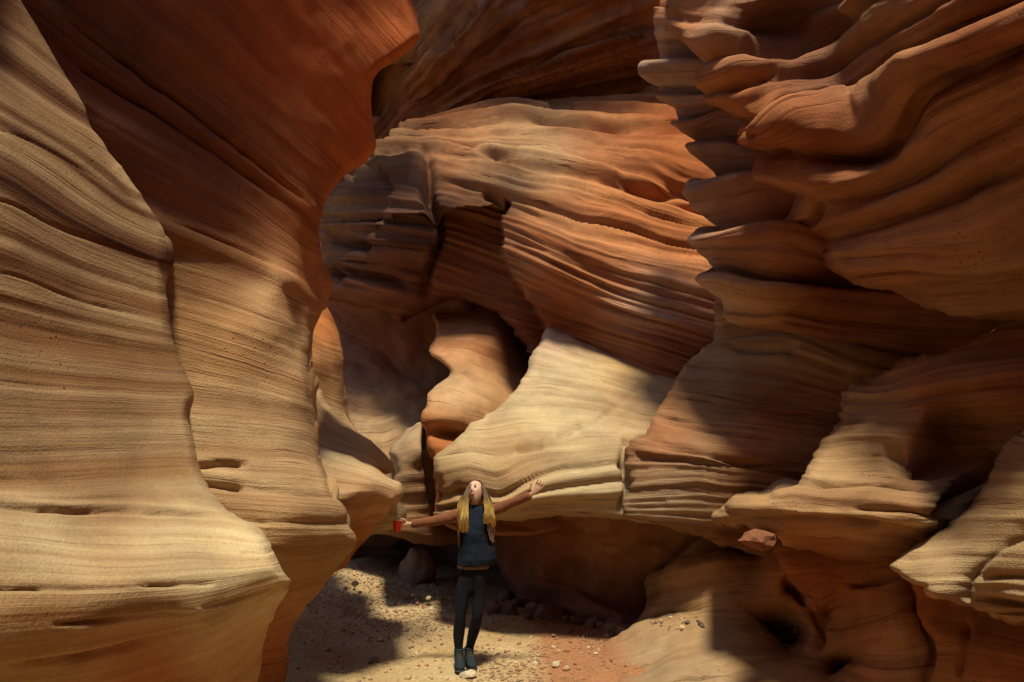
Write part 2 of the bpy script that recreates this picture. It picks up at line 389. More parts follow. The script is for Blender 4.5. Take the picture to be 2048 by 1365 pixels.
# ---- flowing hollow panel
rock('rock_pillar', 'smooth orange pillar of rock flowing down between the dark hollow and the pale slope', 'rock pillar',
     [(800, 540), (850, 600), (873, 672), (858, 704), (878, 721), (901, 747), (872, 775), (857, 790), (855, 805), (843, 832), (843, 848), (851, 862), (853, 890), (861, 916), (871, 922), (866, 945), (873, 990), (876, 1045), (1150, 1045), (1250, 760), (1100, 560), (960, 520)],
     [(840, 570, 12.2), (900, 560, 12.2), (870, 650, 11.0), (940, 610, 11.7), (1000, 590, 12.0), (950, 690, 10.1), (1000, 670, 10.6), (1060, 650, 12.2), (1040, 730, 11.0), (985, 720, 10.1), (880, 700, 10.0), (895, 750, 9.5), (870, 800, 8.9), (930, 800, 8.9), (980, 780, 9.4), (860, 840, 8.6), (900, 870, 8.7), (880, 1000, 8.6), (1100, 1000, 8.8), (1150, 700, 11.5)],
     [(0, [(860, 640), (950, 640), (1080, 690)]), (1, [(860, 710), (950, 715), (1050, 760)]), (2, [(870, 780), (940, 800), (1000, 830)]), (2.5, [(845, 840), (900, 845), (960, 850)]), (3.2, [(855, 900), (880, 900), (950, 910)]), (4.2, [(870, 1000), (1000, 1000)])],
     [(880, 660, SALMON), (960, 620, RUST), (960, 690, SALMON), (900, 800, CREAM), (950, 760, TAN), (870, 860, ORANGE), (1020, 700, RUST), (1080, 600, RUST), (880, 880, ORANGE), (880, 1000, RUST)],
     M_smooth, amp=(.03, .018, .06), seed=9, jag=3, lat=.5, rim=(11, .2),
     bumps=[(895, 868, 45, 16, 10, -.35)])
rock('rock_outcrop', 'rounded grey tan knob of rock low beside the crevice, behind the pointed lobes', 'rock outcrop',
     [(843, 846), (825, 858), (805, 871), (787, 888), (776, 905), (787, 925), (792, 960), (780, 1010), (760, 1060), (930, 1075), (930, 1000), (905, 900), (870, 850)],
     [(840, 850, 9.2), (800, 900, 8.9), (790, 1000, 8.8), (850, 900, 8.8), (850, 1000, 9.0), (900, 950, 9.6), (900, 1060, 9.4)],
     [(0, [(780, 890), (850, 870)]), (1, [(780, 950), (870, 940)]), (2, [(780, 1010), (870, 1005)]), (2.7, [(780, 1060), (900, 1060)])],
     [(820, 880, GREYTAN), (820, 960, GREYTAN), (860, 950, RUST), (820, 1020, OCHRE), (850, 1050, MAROON)],
     M_soft, cell=3, amp=(.05, .03, .05), seed=10, rim=(16, .25), grooves=[([(853, 850), (856, 900), (858, 950), (862, 1010)], 8, .5)])

# ---- sunlit slope
rock('rock_slope', 'pale cream sunlit slope of rock behind the person, ending in a ragged ledge', 'rock slope',
     [(1097, 657), (1074, 688), (1060, 728), (1032, 778), (992, 820), (950, 850), (905, 885), (866, 915), (868, 940), (878, 968), (880, 1000), (878, 1036), (940, 1040), (1000, 1036), (1100, 1034), (1200, 1040), (1300, 1050), (1400, 1070),
      (1600, 1080), (1700, 800), (1450, 700), (1370, 738), (1300, 728), (1200, 692)],
     [(1097, 660, 9.3), (1200, 700, 9.2), (1350, 745, 8.9), (1060, 740, 8.9), (1200, 780, 8.5), (1320, 800, 8.4), (1600, 800, 8.2), (950, 860, 8.0), (1100, 860, 7.9), (1250, 860, 7.9), (880, 930, 7.75), (1000, 930, 7.5), (1130, 920, 7.4), (1240, 920, 7.4),
      (890, 1030, 7.8), (1000, 1030, 7.4), (1200, 1030, 7.3), (1400, 1060, 7.3), (1600, 1000, 7.2)],
     [(0, [(1095, 655), (1200, 698), (1370, 740)]), (1, [(1050, 745), (1200, 770), (1330, 800)]), (2, [(950, 855), (1100, 835), (1280, 860)]), (2.7, [(880, 920), (1050, 905), (1240, 890)]),
      (3.2, [(885, 985), (1000, 985), (1060, 955), (1130, 930), (1250, 915)]), (4.1, [(885, 1035), (1060, 1010), (1240, 1000), (1500, 1000)]), (4.5, [(900, 1060), (1240, 1045), (1500, 1060)])],
     [(1100, 680, PINK), (1250, 720, OCHRE), (1150, 780, CREAM), (1050, 830, CREAM), (950, 900, CREAM), (1250, 820, TAN), (1130, 870, CREAM), (1020, 900, OCHRE), (1200, 960, GREYTAN), (1050, 1010, TAN), (900, 1010, OCHRE), (1220, 1010, CREAM), (1350, 1000, GREYTAN)],
     M_soft, cell=3.5, saw=[(3.3, .02, .6)], amp=(.02, .015, .05), seed=12, jag=4, rim=(14, .25),
     grooves=[([(1340, 720), (1260, 790), (1190, 850), (1150, 870)], 6, .03), ([(1250, 885), (1246, 910), (1252, 940), (1256, 970), (1244, 1000), (1238, 1030)], 8, .22), ([(1240, 880), (1270, 885), (1300, 870)], 8, .16),
              ([(1110, 868), (1140, 866), (1165, 850)], 9, .10), ([(1030, 895), (1060, 900), (1090, 890)], 12, .09), ([(900, 975), (930, 985), (960, 975)], 12, .12)],
     prof=[(3.2, 3.5, -.05), (3.5, 3.75, .05), (3.8, 4.1, .06)])

# ---- rust banded panel right of the slope
rock('rock_wall', 'rust and grey banded rock panel right of the pale slope, above the undercut', 'rock wall',
     [(1437, 600), (1432, 640), (1430, 680), (1402, 704), (1370, 737), (1340, 780), (1312, 830), (1292, 868), (1258, 888), (1250, 900), (1256, 940), (1258, 970), (1246, 1000), (1240, 1034), (1300, 1048), (1396, 1070), (1450, 1090), (1700, 1130),
      (1850, 1000), (2000, 700), (1900, 560), (1700, 500), (1600, 540)],
     [(1440, 620, 7.9), (1600, 600, 7.4), (1800, 620, 6.6), (1420, 720, 7.9), (1550, 720, 7.2), (1700, 720, 6.6), (1350, 800, 7.6), (1500, 830, 6.9), (1650, 830, 6.7), (1270, 890, 7.25), (1400, 910, 6.8), (1600, 940, 6.6), (1260, 1000, 7.15), (1400, 1040, 6.8), (1550, 1040, 6.6), (1650, 1100, 6.7), (1900, 800, 6.2)],
     [(0, [(1440, 610), (1600, 590), (1750, 640)]), (.8, [(1430, 690), (1560, 680), (1700, 730)]), (1.6, [(1350, 780), (1500, 800), (1680, 830)]), (2.3, [(1300, 850), (1450, 870), (1640, 890)]),
      (2.9, [(1258, 903), (1400, 918), (1600, 945)]), (3.6, [(1255, 970), (1400, 960), (1560, 980)]), (4.3, [(1245, 1030), (1400, 1040), (1560, 1050)])],
     [(1470, 620, OCHRE), (1600, 580, OCHRE), (1420, 720, GREYTAN), (1560, 740, OCHRE), (1400, 800, OCHRE), (1550, 830, RUST), (1350, 870, RUST), (1500, 910, RUST), (1400, 940, GREYTAN), (1350, 1000, GREYTAN), (1500, 980, OCHRE), (1700, 680, OCHRE)],
     M_strong, cell=3.5, saw=[(4, .035, .5), (8, .02, 1)], amp=(.03, .02, .06), seed=14, jag=5, rim=(16, .15),
     steps=[([(1640, 955), (1500, 934), (1400, 918), (1330, 912), (1262, 904)], -.10, 30)],
     grooves=[([(1290, 885), (1400, 905), (1520, 930), (1600, 935)], 7, .14), ([(1310, 842), (1420, 862), (1560, 880)], 4, .06), ([(1450, 688), (1500, 700), (1600, 690)], 6, .1)])

# ---- undercut back wall and dark hollow under the ledge
rock('rock_wall', 'rusty back wall of the undercut beneath the pale ledge, right of the person', 'rock wall',
     [(1010, 960), (1300, 980), (1700, 1000), (1900, 1060), (1900, 1500), (1500, 1500), (1250, 1420), (1060, 1300), (1035, 1230), (1012, 1150), (1000, 1080)],
     [(930, 1000, 9.5), (1100, 1040, 8.6), (1300, 1060, 7.9), (1500, 1080, 7.3), (980, 1150, 9.8), (1100, 1150, 9.1), (1250, 1150, 8.3), (1400, 1150, 7.6), (1050, 1260, 9.3), (1200, 1260, 8.6), (1350, 1230, 7.7), (1500, 1200, 7.1), (1700, 1200, 6.6), (1700, 1050, 6.9), (1400, 1400, 7.2), (1800, 1400, 6.3)],
     [(0, [(980, 1060), (1200, 1060), (1500, 1090)]), (1, [(980, 1150), (1200, 1180), (1500, 1190)]), (2, [(1050, 1260), (1250, 1260), (1500, 1290)])],
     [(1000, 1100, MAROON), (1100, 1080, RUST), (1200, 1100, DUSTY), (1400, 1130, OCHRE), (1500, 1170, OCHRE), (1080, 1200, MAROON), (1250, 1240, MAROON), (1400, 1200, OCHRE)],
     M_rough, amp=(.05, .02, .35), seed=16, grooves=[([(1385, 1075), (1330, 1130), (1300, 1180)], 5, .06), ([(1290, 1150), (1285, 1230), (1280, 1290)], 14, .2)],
     steps=[([(1400, 1070), (1350, 1120), (1310, 1180), (1280, 1240)], .35, 120)])
rock('rock_wall', 'deeply shaded back wall of the low hollow left of the person', 'rock wall',
     [(600, 980), (760, 1010), (1010, 1010), (1250, 1060), (1250, 1320), (560, 1320), (560, 1100)],
     [(620, 1050, 12.5), (800, 1030, 11.5), (1000, 1040, 11), (650, 1150, 13.5), (830, 1150, 14), (1000, 1150, 12.5), (800, 1300, 14), (1050, 1250, 11)],
     [(0, [(620, 1050), (1000, 1050)]), (1, [(620, 1200), (1000, 1200)])],
     [(700, 1100, MAROON), (900, 1100, MAROON)], M_rough, cell=6, amp=(.05, .03, .25), seed=18)  # MAROON puts the low hollow's darkness into the rock colour

# ---- sculpted lower right rock
rock('sculpted_rock', 'orange sculpted rock with scooped hollows at the lower right, under the ledges', 'rock formation',
     [(1290, 1160), (1284, 1200), (1276, 1235), (1240, 1265), (1190, 1290), (1150, 1330), (1130, 1400), (1100, 1600), (2200, 1700), (2200, 1150), (1900, 1080), (1560, 1060), (1545, 1085), (1530, 1100), (1440, 1110), (1340, 1130)],
     [(1290, 1180, 8.0), (1290, 1230, 7.6), (1180, 1300, 7.0), (1250, 1310, 6.6), (1150, 1400, 6.0), (1350, 1160, 7.4), (1450, 1130, 7.0), (1530, 1120, 6.8), (1400, 1230, 7.0), (1450, 1200, 6.9), (1350, 1300, 6.4), (1500, 1310, 6.1), (1400, 1380, 5.8),
      (1550, 1130, 6.3), (1600, 1200, 6.15), (1660, 1250, 6.0), (1720, 1180, 5.6), (1780, 1200, 5.4), (1740, 1300, 5.4), (1840, 1300, 5.0), (1620, 1365, 5.7), (1560, 1260, 6.5), (1700, 1120, 5.8), (1850, 1160, 5.2), (2100, 1300, 5.0), (1300, 1600, 5), (1700, 1600, 5), (2100, 1600, 4.6)],
     [(0, [(1290, 1150), (1450, 1120), (1600, 1110)]), (1, [(1290, 1220), (1420, 1200), (1520, 1190), (1640, 1180), (1800, 1160)]), (2, [(1200, 1300), (1350, 1270), (1480, 1260), (1620, 1290), (1760, 1260)]), (3, [(1200, 1365), (1400, 1330), (1560, 1310), (1700, 1350)]), (4, [(1200, 1450), (1500, 1420)])],
     [(1350, 1170, OCHRE), (1450, 1160, OCHRE), (1580, 1130, ORANGE), (1640, 1180, ORANGE), (1760, 1180, DUSTY), (1720, 1290, SALMON), (1300, 1320, GREYTAN), (1420, 1340, GREYTAN), (1500, 1260, OCHRE), (1560, 1260, BROWN), (1840, 1290, TAN), (1380, 1250, BROWN), (1640, 1320, OCHRE), (1200, 1340, RUST)],
     M_smooth, cell=3.5, amp=(.05, .035, .18), seed=20, jag=4, rim=(20, .25),
     bumps=[(1550, 1258, 40, 22, 30, -.45), (1585, 1280, 26, 24, 0, -.35), (1340, 1240, 42, 18, -10, -.35), (1690, 1340, 42, 30, -30, -.7), (1660, 1230, 26, 30, 0, -.25), (1600, 1185, 34, 16, 10, -.35), (1790, 1230, 50, 70, 0, .25)],
     grooves=[([(1545, 1090), (1560, 1150), (1600, 1200), (1640, 1250), (1640, 1300), (1600, 1340)], 8, .12), ([(1660, 1200), (1700, 1160), (1760, 1140), (1800, 1135)], 8, .12), ([(1830, 1200), (1850, 1260), (1870, 1300), (1850, 1365)], 9, .06)])

# ---- right column of lips
rock('rock_column', 'column of stacked scalloped rock lips right of centre, pale tops and dark undersides', 'rock column',
     [(1500, -60), (1420, -40), (1322, -30), (1320, -10), (1316, 10), (1322, 50), (1312, 118), (1296, 143), (1300, 163), (1321, 180), (1318, 192), (1334, 205), (1352, 216), (1345, 240), (1362, 258), (1384, 282), (1398, 300), (1408, 316),
      (1424, 335), (1428, 352), (1408, 368), (1404, 384), (1402, 408), (1412, 428), (1424, 450), (1432, 464), (1417, 478), (1416, 500), (1424, 518), (1430, 536), (1420, 556), (1413, 570), (1428, 586), (1437, 600), (1440, 640), (1700, 680), (2000, 700), (2000, -160), (1600, -160)],
     [(1300, -300, 6.2), (1340, 0, 7.0), (1310, 150, 7.2), (1380, 150, 6.9), (1350, 220, 7.2), (1420, 240, 6.8), (1400, 330, 7.0), (1480, 330, 6.5), (1410, 400, 6.9), (1520, 420, 6.2), (1430, 500, 6.8), (1560, 520, 6.0), (1430, 570, 6.7), (1560, 590, 6.0), (1650, 540, 6.2), (1700, 300, 6.2), (1700, 0, 6.2), (1700, 640, 6.2), (1950, 300, 5.9), (1950, 660, 5.9)],
     [(0, [(1316, 20), (1400, 30), (1500, 10)]), (1, [(1298, 125), (1350, 122), (1420, 125), (1520, 130)]), (1.8, [(1320, 182), (1380, 186), (1440, 190), (1540, 200)]), (2.4, [(1345, 240), (1400, 235), (1450, 214), (1540, 240)]), (3, [(1395, 282), (1440, 280), (1520, 300)]),
      (4, [(1404, 368), (1450, 362), (1530, 360), (1600, 380)]), (5, [(1417, 466), (1480, 462), (1560, 456), (1660, 480)]), (6, [(1420, 552), (1460, 545), (1520, 560), (1640, 575)]), (6.7, [(1437, 606), (1500, 618), (1600, 620)])],
     [(1340, 30, SALMON), (1360, 150, PINK), (1320, 135, PINK), (1360, 210, MAROON), (1420, 260, RUST), (1440, 320, MAROON), (1430, 385, PINK), (1480, 420, RUST), (1430, 475, PINK), (1520, 500, RUST), (1440, 560, PINK), (1500, 590, OCHRE), (1650, 540, RUST), (1700, 200, RUST)],  # PINK tops and MAROON undersides paint the overhead light onto the lips
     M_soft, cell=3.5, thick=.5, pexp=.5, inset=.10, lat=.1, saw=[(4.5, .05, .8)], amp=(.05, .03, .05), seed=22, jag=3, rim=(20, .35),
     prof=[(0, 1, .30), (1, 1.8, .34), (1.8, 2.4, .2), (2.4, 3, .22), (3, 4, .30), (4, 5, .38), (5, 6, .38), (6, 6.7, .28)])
# ---- big overhang upper right
rock('overhanging_rock', 'big orange overhanging rock mass at the top right with dark swirling ledges', 'overhang',
     [(1360, -220), (1330, -40), (1320, 25), (1330, 55), (1355, 82), (1400, 124), (1406, 146), (1397, 166), (1405, 188), (1425, 206), (1465, 232), (1500, 262), (1512, 262), (1500, 282), (1506, 306), (1525, 332), (1533, 356), (1556, 378), (1588, 402), (1590, 425), (1572, 440), (1602, 462), (1640, 487), (1668, 507),
      (1670, 532), (1692, 552), (1718, 577), (1780, 607), (1850, 636), (1925, 656), (1990, 664), (2120, 670), (2700, 700), (2700, -400), (1700, -400)],
     [(1340, 0, 6.35), (1420, 60, 5.95), (1400, 160, 6.25), (1480, 200, 5.85), (1600, 60, 5.75), (1700, 30, 5.15), (1500, 290, 5.85), (1560, 250, 5.35), (1700, 200, 5.25), (1600, 380, 5.45), (1640, 450, 5.65), (1700, 420, 5.25), (1700, 540, 5.35), (1820, 350, 4.65), (1850, 500, 4.65), (1850, 620, 4.95), (1850, 150, 4.35), (2000, 60, 3.45),
      (2040, 300, 3.9), (2040, 500, 4.1), (2040, 650, 4.5), (2400, 300, 3.0), (2400, 650, 3.2), (1400, -300, 6.0), (1800, -300, 4.4), (2400, -300, 2.6)],
     [(0, [(1420, -40), (1560, -60), (1700, -100)]), (1, [(1330, 30), (1430, 40), (1500, 60), (1620, 30), (1700, -20)]), (1.6, [(1400, 130), (1480, 100), (1600, 100), (1680, 60), (1750, 0)]), (2.4, [(1440, 180), (1540, 150), (1650, 140), (1720, 100), (1840, 40), (1950, -30)]),
      (3.2, [(1520, 240), (1560, 195), (1650, 180), (1740, 150), (1800, 110), (1960, 40)]), (4.4, [(1510, 310), (1600, 310), (1700, 320), (1790, 290), (1850, 200), (2040, 110)]),
      (5.4, [(1590, 400), (1700, 400), (1800, 370), (1900, 310), (2040, 240)]), (6.2, [(1640, 480), (1720, 460), (1850, 410), (1950, 360), (2040, 320)]), (7.2, [(1680, 540), (1800, 530), (1900, 540), (2030, 520)]), (8, [(1780, 600), (1900, 600), (2040, 590)])],
     [(1350, 20, SALMON), (1440, 70, PINK), (1430, 130, ORANGE), (1500, 50, MAROON), (1600, 40, MAROON), (1480, 190, ORANGE), (1640, 150, MAROON), (1620, 260, RUST), (1530, 290, ORANGE), (1700, 60, OCHRE), (1750, 150, DUSTY), (1850, 100, DUSTY), (1980, 60, RUST), (1700, 330, RUST), (1620, 400, DUSTY),
      (1780, 400, DUSTY), (1850, 300, DUSTY), (1850, 480, DUSTY), (1980, 400, DUSTY), (1950, 560, OCHRE), (1800, 560, DUSTY), (2030, 200, DUSTY), (2200, 400, RUST)],
     M_over, cell=4, thick=.7, inset=.08, lat=.3, saw=[(2.2, .035, .5)], amp=(.04, .018, .16), seed=24, jag=3, rim=(26, .4),
     prof=[(1.0, 1.6, .10), (1.6, 2.4, .13), (2.4, 3.2, .12), (3.2, 4.4, .26), (4.4, 5.4, .22), (5.4, 6.2, .12), (6.2, 8, .12)],
     grooves=[([(1480, 90), (1560, 100), (1640, 70), (1680, 20)], 16, .35), ([(1440, 190), (1500, 150), (1560, 130)], 7, .12), ([(1530, 225), (1570, 195), (1640, 185), (1700, 165)], 10, .2), ([(1600, 315), (1680, 322), (1760, 312), (1812, 290)], 14, .28),
              ([(1840, 190), (1900, 150), (2000, 120), (2060, 100)], 10, .14), ([(1680, 470), (1740, 450), (1820, 420), (1880, 390), (2040, 340)], 8, .12), ([(1800, 585), (1880, 582), (1960, 570), (2025, 548)], 4, .07), ([(1525, 272), (1550, 262)], 6, .12), ([(1530, 292), (1552, 284)], 6, .12), ([(1536, 310), (1568, 302)], 7, .14),
              ([(1590, 440), (1620, 445), (1640, 430), (1632, 405)], 10, .2)],
     bumps=[(1800, 190, 40, 110, 25, .2), (1690, 250, 90, 60, 0, .10), (1560, 60, 80, 40, 0, -.3)])
# ---- right mid ledge mass
rock('rock_ledge', 'tan stepped ledge of rock on the right, tapering to a thin point above the undercut', 'rock ledge',
     [(1400, 1120), (2600, 1300), (2600, 560), (2100, 560), (1990, 650), (1900, 690), (1810, 712), (1755, 745), (1708, 768), (1682, 792), (1676, 830), (1671, 855), (1642, 885), (1622, 915), (1606, 938), (1602, 955), (1592, 966), (1552, 982), (1540, 992), (1500, 996), (1462, 1002), (1450, 1018), (1424, 1033), (1450, 1044), (1490, 1050), (1552, 1074), (1560, 1092), (1650, 1112), (1780, 1128), (1860, 1140), (1900, 1180)][1:],
     [(1430, 1033, 5.80), (1500, 1020, 5.50), (1600, 960, 5.40), (1550, 1060, 5.45), (1650, 1040, 5.00), (1690, 800, 5.90), (1760, 760, 5.60), (1700, 900, 5.40), (1760, 850, 5.10), (1850, 750, 4.90), (1850, 850, 4.80), (1750, 960, 4.90), (1850, 960, 4.60), (1900, 880, 5.05), (1950, 700, 4.75), (1950, 800, 4.55), (1950, 950, 4.85), (1750, 1060, 4.65), (1850, 1050, 4.40),
      (1650, 1110, 5.8), (1780, 1125, 5.6), (1900, 1120, 5.4), (2040, 750, 4.3), (2040, 900, 4.5), (2300, 700, 3.8), (2300, 1200, 4.2), (1980, 600, 5.2)],
     [(0, [(1750, 760), (1900, 720), (2040, 700)]), (1, [(1690, 830), (1850, 830), (2040, 820)]), (1.8, [(1640, 900), (1760, 890), (1900, 910), (2040, 910)]), (2.5, [(1600, 955), (1700, 965), (1850, 975), (1980, 960)]), (3.2, [(1440, 1035), (1600, 1040), (1750, 1045), (1870, 1060)]), (4, [(1560, 1090), (1680, 1100), (1800, 1110), (1900, 1130)])],
     [(1750, 780, OCHRE), (1850, 780, RUST), (1750, 850, BROWN), (1700, 900, BROWN), (1850, 920, RUST), (1620, 980, TAN), (1750, 1000, BROWN), (1700, 1050, TAN), (1500, 1030, BROWN), (1880, 1010, GREYTAN), (1650, 1100, ORANGE), (1780, 1100, OCHRE), (2000, 780, RUST), (1950, 850, OCHRE)],
     M_soft, cell=3.5, saw=[(3.5, .035, .6), (8, .02, 1)], amp=(.04, .02, .06), seed=26, jag=3, rim=(18, .2),
     grooves=[([(1590, 966), (1700, 966), (1800, 972), (1900, 985)], 6, .10), ([(1440, 1037), (1600, 1040), (1750, 1046), (1850, 1062)], 5, .08), ([(1750, 905), (1850, 930), (1950, 920)], 14, .16), ([(1990, 900), (1945, 960), (1900, 1010), (1885, 1060)], 12, .3), ([(1700, 1018), (1820, 1024), (1880, 1040)], 4, .06)])
rock('rock_ledge', 'pale grey tan blocky ledge at the lower right edge, nearest on that side', 'rock ledge',
     [(2120, 800), (2060, 860), (2008, 904), (2002, 922), (1975, 962), (1940, 1008), (1898, 1044), (1832, 1080), (1784, 1118), (1775, 1130), (1800, 1156), (1845, 1178), (1852, 1194), (1900, 1206), (1944, 1222), (2000, 1240), (2100, 1262), (2800, 1400), (2800, 800)],
     [(1780, 1128, 4.40), (1900, 1060, 4.30), (1850, 1150, 4.00), (1950, 1210, 3.80), (1950, 1100, 3.80), (2010, 920, 4.10), (2040, 1000, 3.70), (2040, 1150, 3.50), (2040, 1240, 3.50), (2300, 900, 3.00), (2300, 1200, 2.70), (2700, 1200, 2.20)],
     [(0, [(1990, 930), (2048, 940), (2300, 950)]), (1, [(1900, 1050), (2000, 1050), (2200, 1060)]), (1.7, [(1790, 1125), (1900, 1120), (2048, 1130)]), (2.3, [(1850, 1185), (1950, 1185), (2048, 1190)]), (3, [(1950, 1225), (2048, 1245), (2300, 1290)])],
     [(1850, 1120, TAN), (1950, 1050, BROWN), (2020, 970, BROWN), (2020, 1150, BROWN), (1950, 1190, GREYTAN), (2030, 1220, TAN), (2300, 1100, BROWN)],
     M_soft, cell=3.5, saw=[(3.1, .03, .7)], amp=(.03, .02, .05), seed=28, jag=4, rim=(16, .2),
     steps=[([(2200, 1040), (2048, 1085), (1992, 1112), (1950, 1160), (1944, 1220)], .16, 60)],
     grooves=[([(1945, 1198), (2000, 1204), (2100, 1216)], 5, .10), ([(1960, 1160), (2050, 1150), (2150, 1150)], 4, .05), ([(1955, 1232), (2020, 1222), (2100, 1232)], 4, .08)])
rock('rock_wall', 'shaded orange brown rock under the near ledge at the lower right corner', 'rock wall',
     [(1795, 1120), (1826, 1180), (1832, 1232), (1868, 1290), (1876, 1330), (1850, 1380), (1830, 1700), (2900, 1900), (2900, 1150), (2100, 1100)],
     [(1826, 1190, 4.9), (1900, 1220, 4.7), (2000, 1250, 4.4), (1870, 1300, 4.7), (1950, 1330, 4.4), (2040, 1340, 4.1), (1850, 1500, 4.6), (2300, 1300, 3.4), (2300, 1700, 3.0), (2800, 1300, 2.7)],
     [(0, [(1830, 1200), (2000, 1240), (2300, 1290)]), (1, [(1870, 1300), (2048, 1320)]), (2, [(1860, 1400), (2048, 1420)])],
     [(1850, 1210, ORANGE), (1900, 1280, SALMON), (2000, 1320, SALMON), (1880, 1340, OCHRE)],
     M_rough, amp=(.03, .02, .16), seed=30, rim=(22, .3), grooves=[([(1935, 1240), (1945, 1300), (1930, 1365)], 6, .06)])

# ---- left group
rock('rock_lobe', 'slim orange lobe of rock at the left edge of the dark hollow', 'rock lobe',
     [(560, 520), (612, 560), (650, 612), (672, 652), (684, 700), (686, 760), (692, 830), (740, 900), (740, 960), (560, 960)],
     [(600, 560, 7.9), (650, 630, 7.9), (640, 720, 7.4), (680, 740, 7.7), (640, 800, 7.4), (690, 850, 7.6), (600, 700, 7.3), (600, 900, 7.2), (720, 930, 7.6)],
     [(0, [(610, 620), (680, 660)]), (1, [(610, 710), (690, 740)]), (2, [(620, 800), (690, 830)]), (3, [(620, 900), (720, 920)])],
     [(650, 650, ORANGE), (650, 740, OCHRE), (660, 830, TAN)], M_smooth, amp=(.02, .012, .04), seed=32, thick=.7, jag=1.5, rim=(22, .4))
rock('rock_lobe', 'upper of the two pointed tan lobes reaching right beside the crevice', 'rock lobe',
     [(560, 720), (600, 740), (622, 775), (640, 812), (682, 850), (736, 878), (775, 914), (789, 938), (783, 948), (750, 945), (720, 960), (600, 1000), (560, 900)],
     [(600, 760, 6.9), (640, 830, 6.6), (700, 870, 6.7), (760, 920, 6.8), (785, 940, 6.9), (700, 930, 6.4), (620, 920, 6.2), (600, 980, 6.2)],
     [(0, [(620, 780), (700, 855), (785, 935)]), (.5, [(620, 840), (700, 890), (770, 940)]), (1.2, [(620, 900), (700, 920), (750, 945)])],
     [(650, 840, TAN), (700, 880, TAN), (770, 930, OCHRE)], M_soft, cell=3, amp=(.02, .015, .03), seed=34, thick=.7, jag=2, rim=(14, .2))
rock('rock_lobe', 'small pale pointed stub of rock beside the cup, under the larger lobes', 'rock lobe',
     [(690, 960), (785, 1000), (812, 1022), (809, 1040), (796, 1052), (770, 1062), (736, 1072), (700, 1090), (660, 1100)],
     [(700, 1000, 6.9), (780, 1010, 6.9), (808, 1030, 7.0), (740, 1060, 6.8), (680, 1080, 6.9)],
     [(0, [(740, 1000), (810, 1020)]), (.5, [(740, 1030), (808, 1038)]), (1, [(740, 1065), (790, 1058)])],
     [(790, 1020, CREAM), (740, 1060, OCHRE)], M_soft, cell=3, amp=(.02, .02, .03), seed=35, thick=.7, jag=2, rim=(12, .15))
rock('rock_lobe', 'lower pale pointed lobe of rock with a shaded orange underside', 'rock lobe',
     [(560, 860), (640, 892), (700, 914), (746, 938), (776, 956), (803, 968), (806, 996), (790, 1007), (770, 1030), (742, 1066), (726, 1085), (704, 1112), (690, 1135), (640, 1160), (560, 1160)],
     [(600, 900, 6.1), (650, 910, 6.0), (720, 940, 5.95), (795, 975, 6.05), (650, 960, 5.6), (720, 980, 5.6), (790, 998, 6.0), (700, 1010, 5.6), (750, 1010, 5.95), (690, 1060, 5.9), (730, 1060, 6.3), (680, 1120, 6.3), (600, 1050, 5.6), (600, 1140, 6)],
     [(0, [(640, 895), (720, 925), (800, 970)]), (.6, [(650, 960), (720, 970), (800, 995)]), (1.2, [(660, 1010), (720, 1010), (785, 1005)]), (2, [(680, 1070), (740, 1060)])],
     [(680, 930, CREAM), (760, 970, CREAM), (680, 990, TAN), (740, 1030, ORANGE), (700, 1070, RUST), (700, 1110, RUST)], M_soft, cell=3, amp=(.03, .02, .03), seed=36, thick=.7, jag=2, rim=(12, .15),
     bumps=[(745, 1030, 30, 22, -40, -.15)])
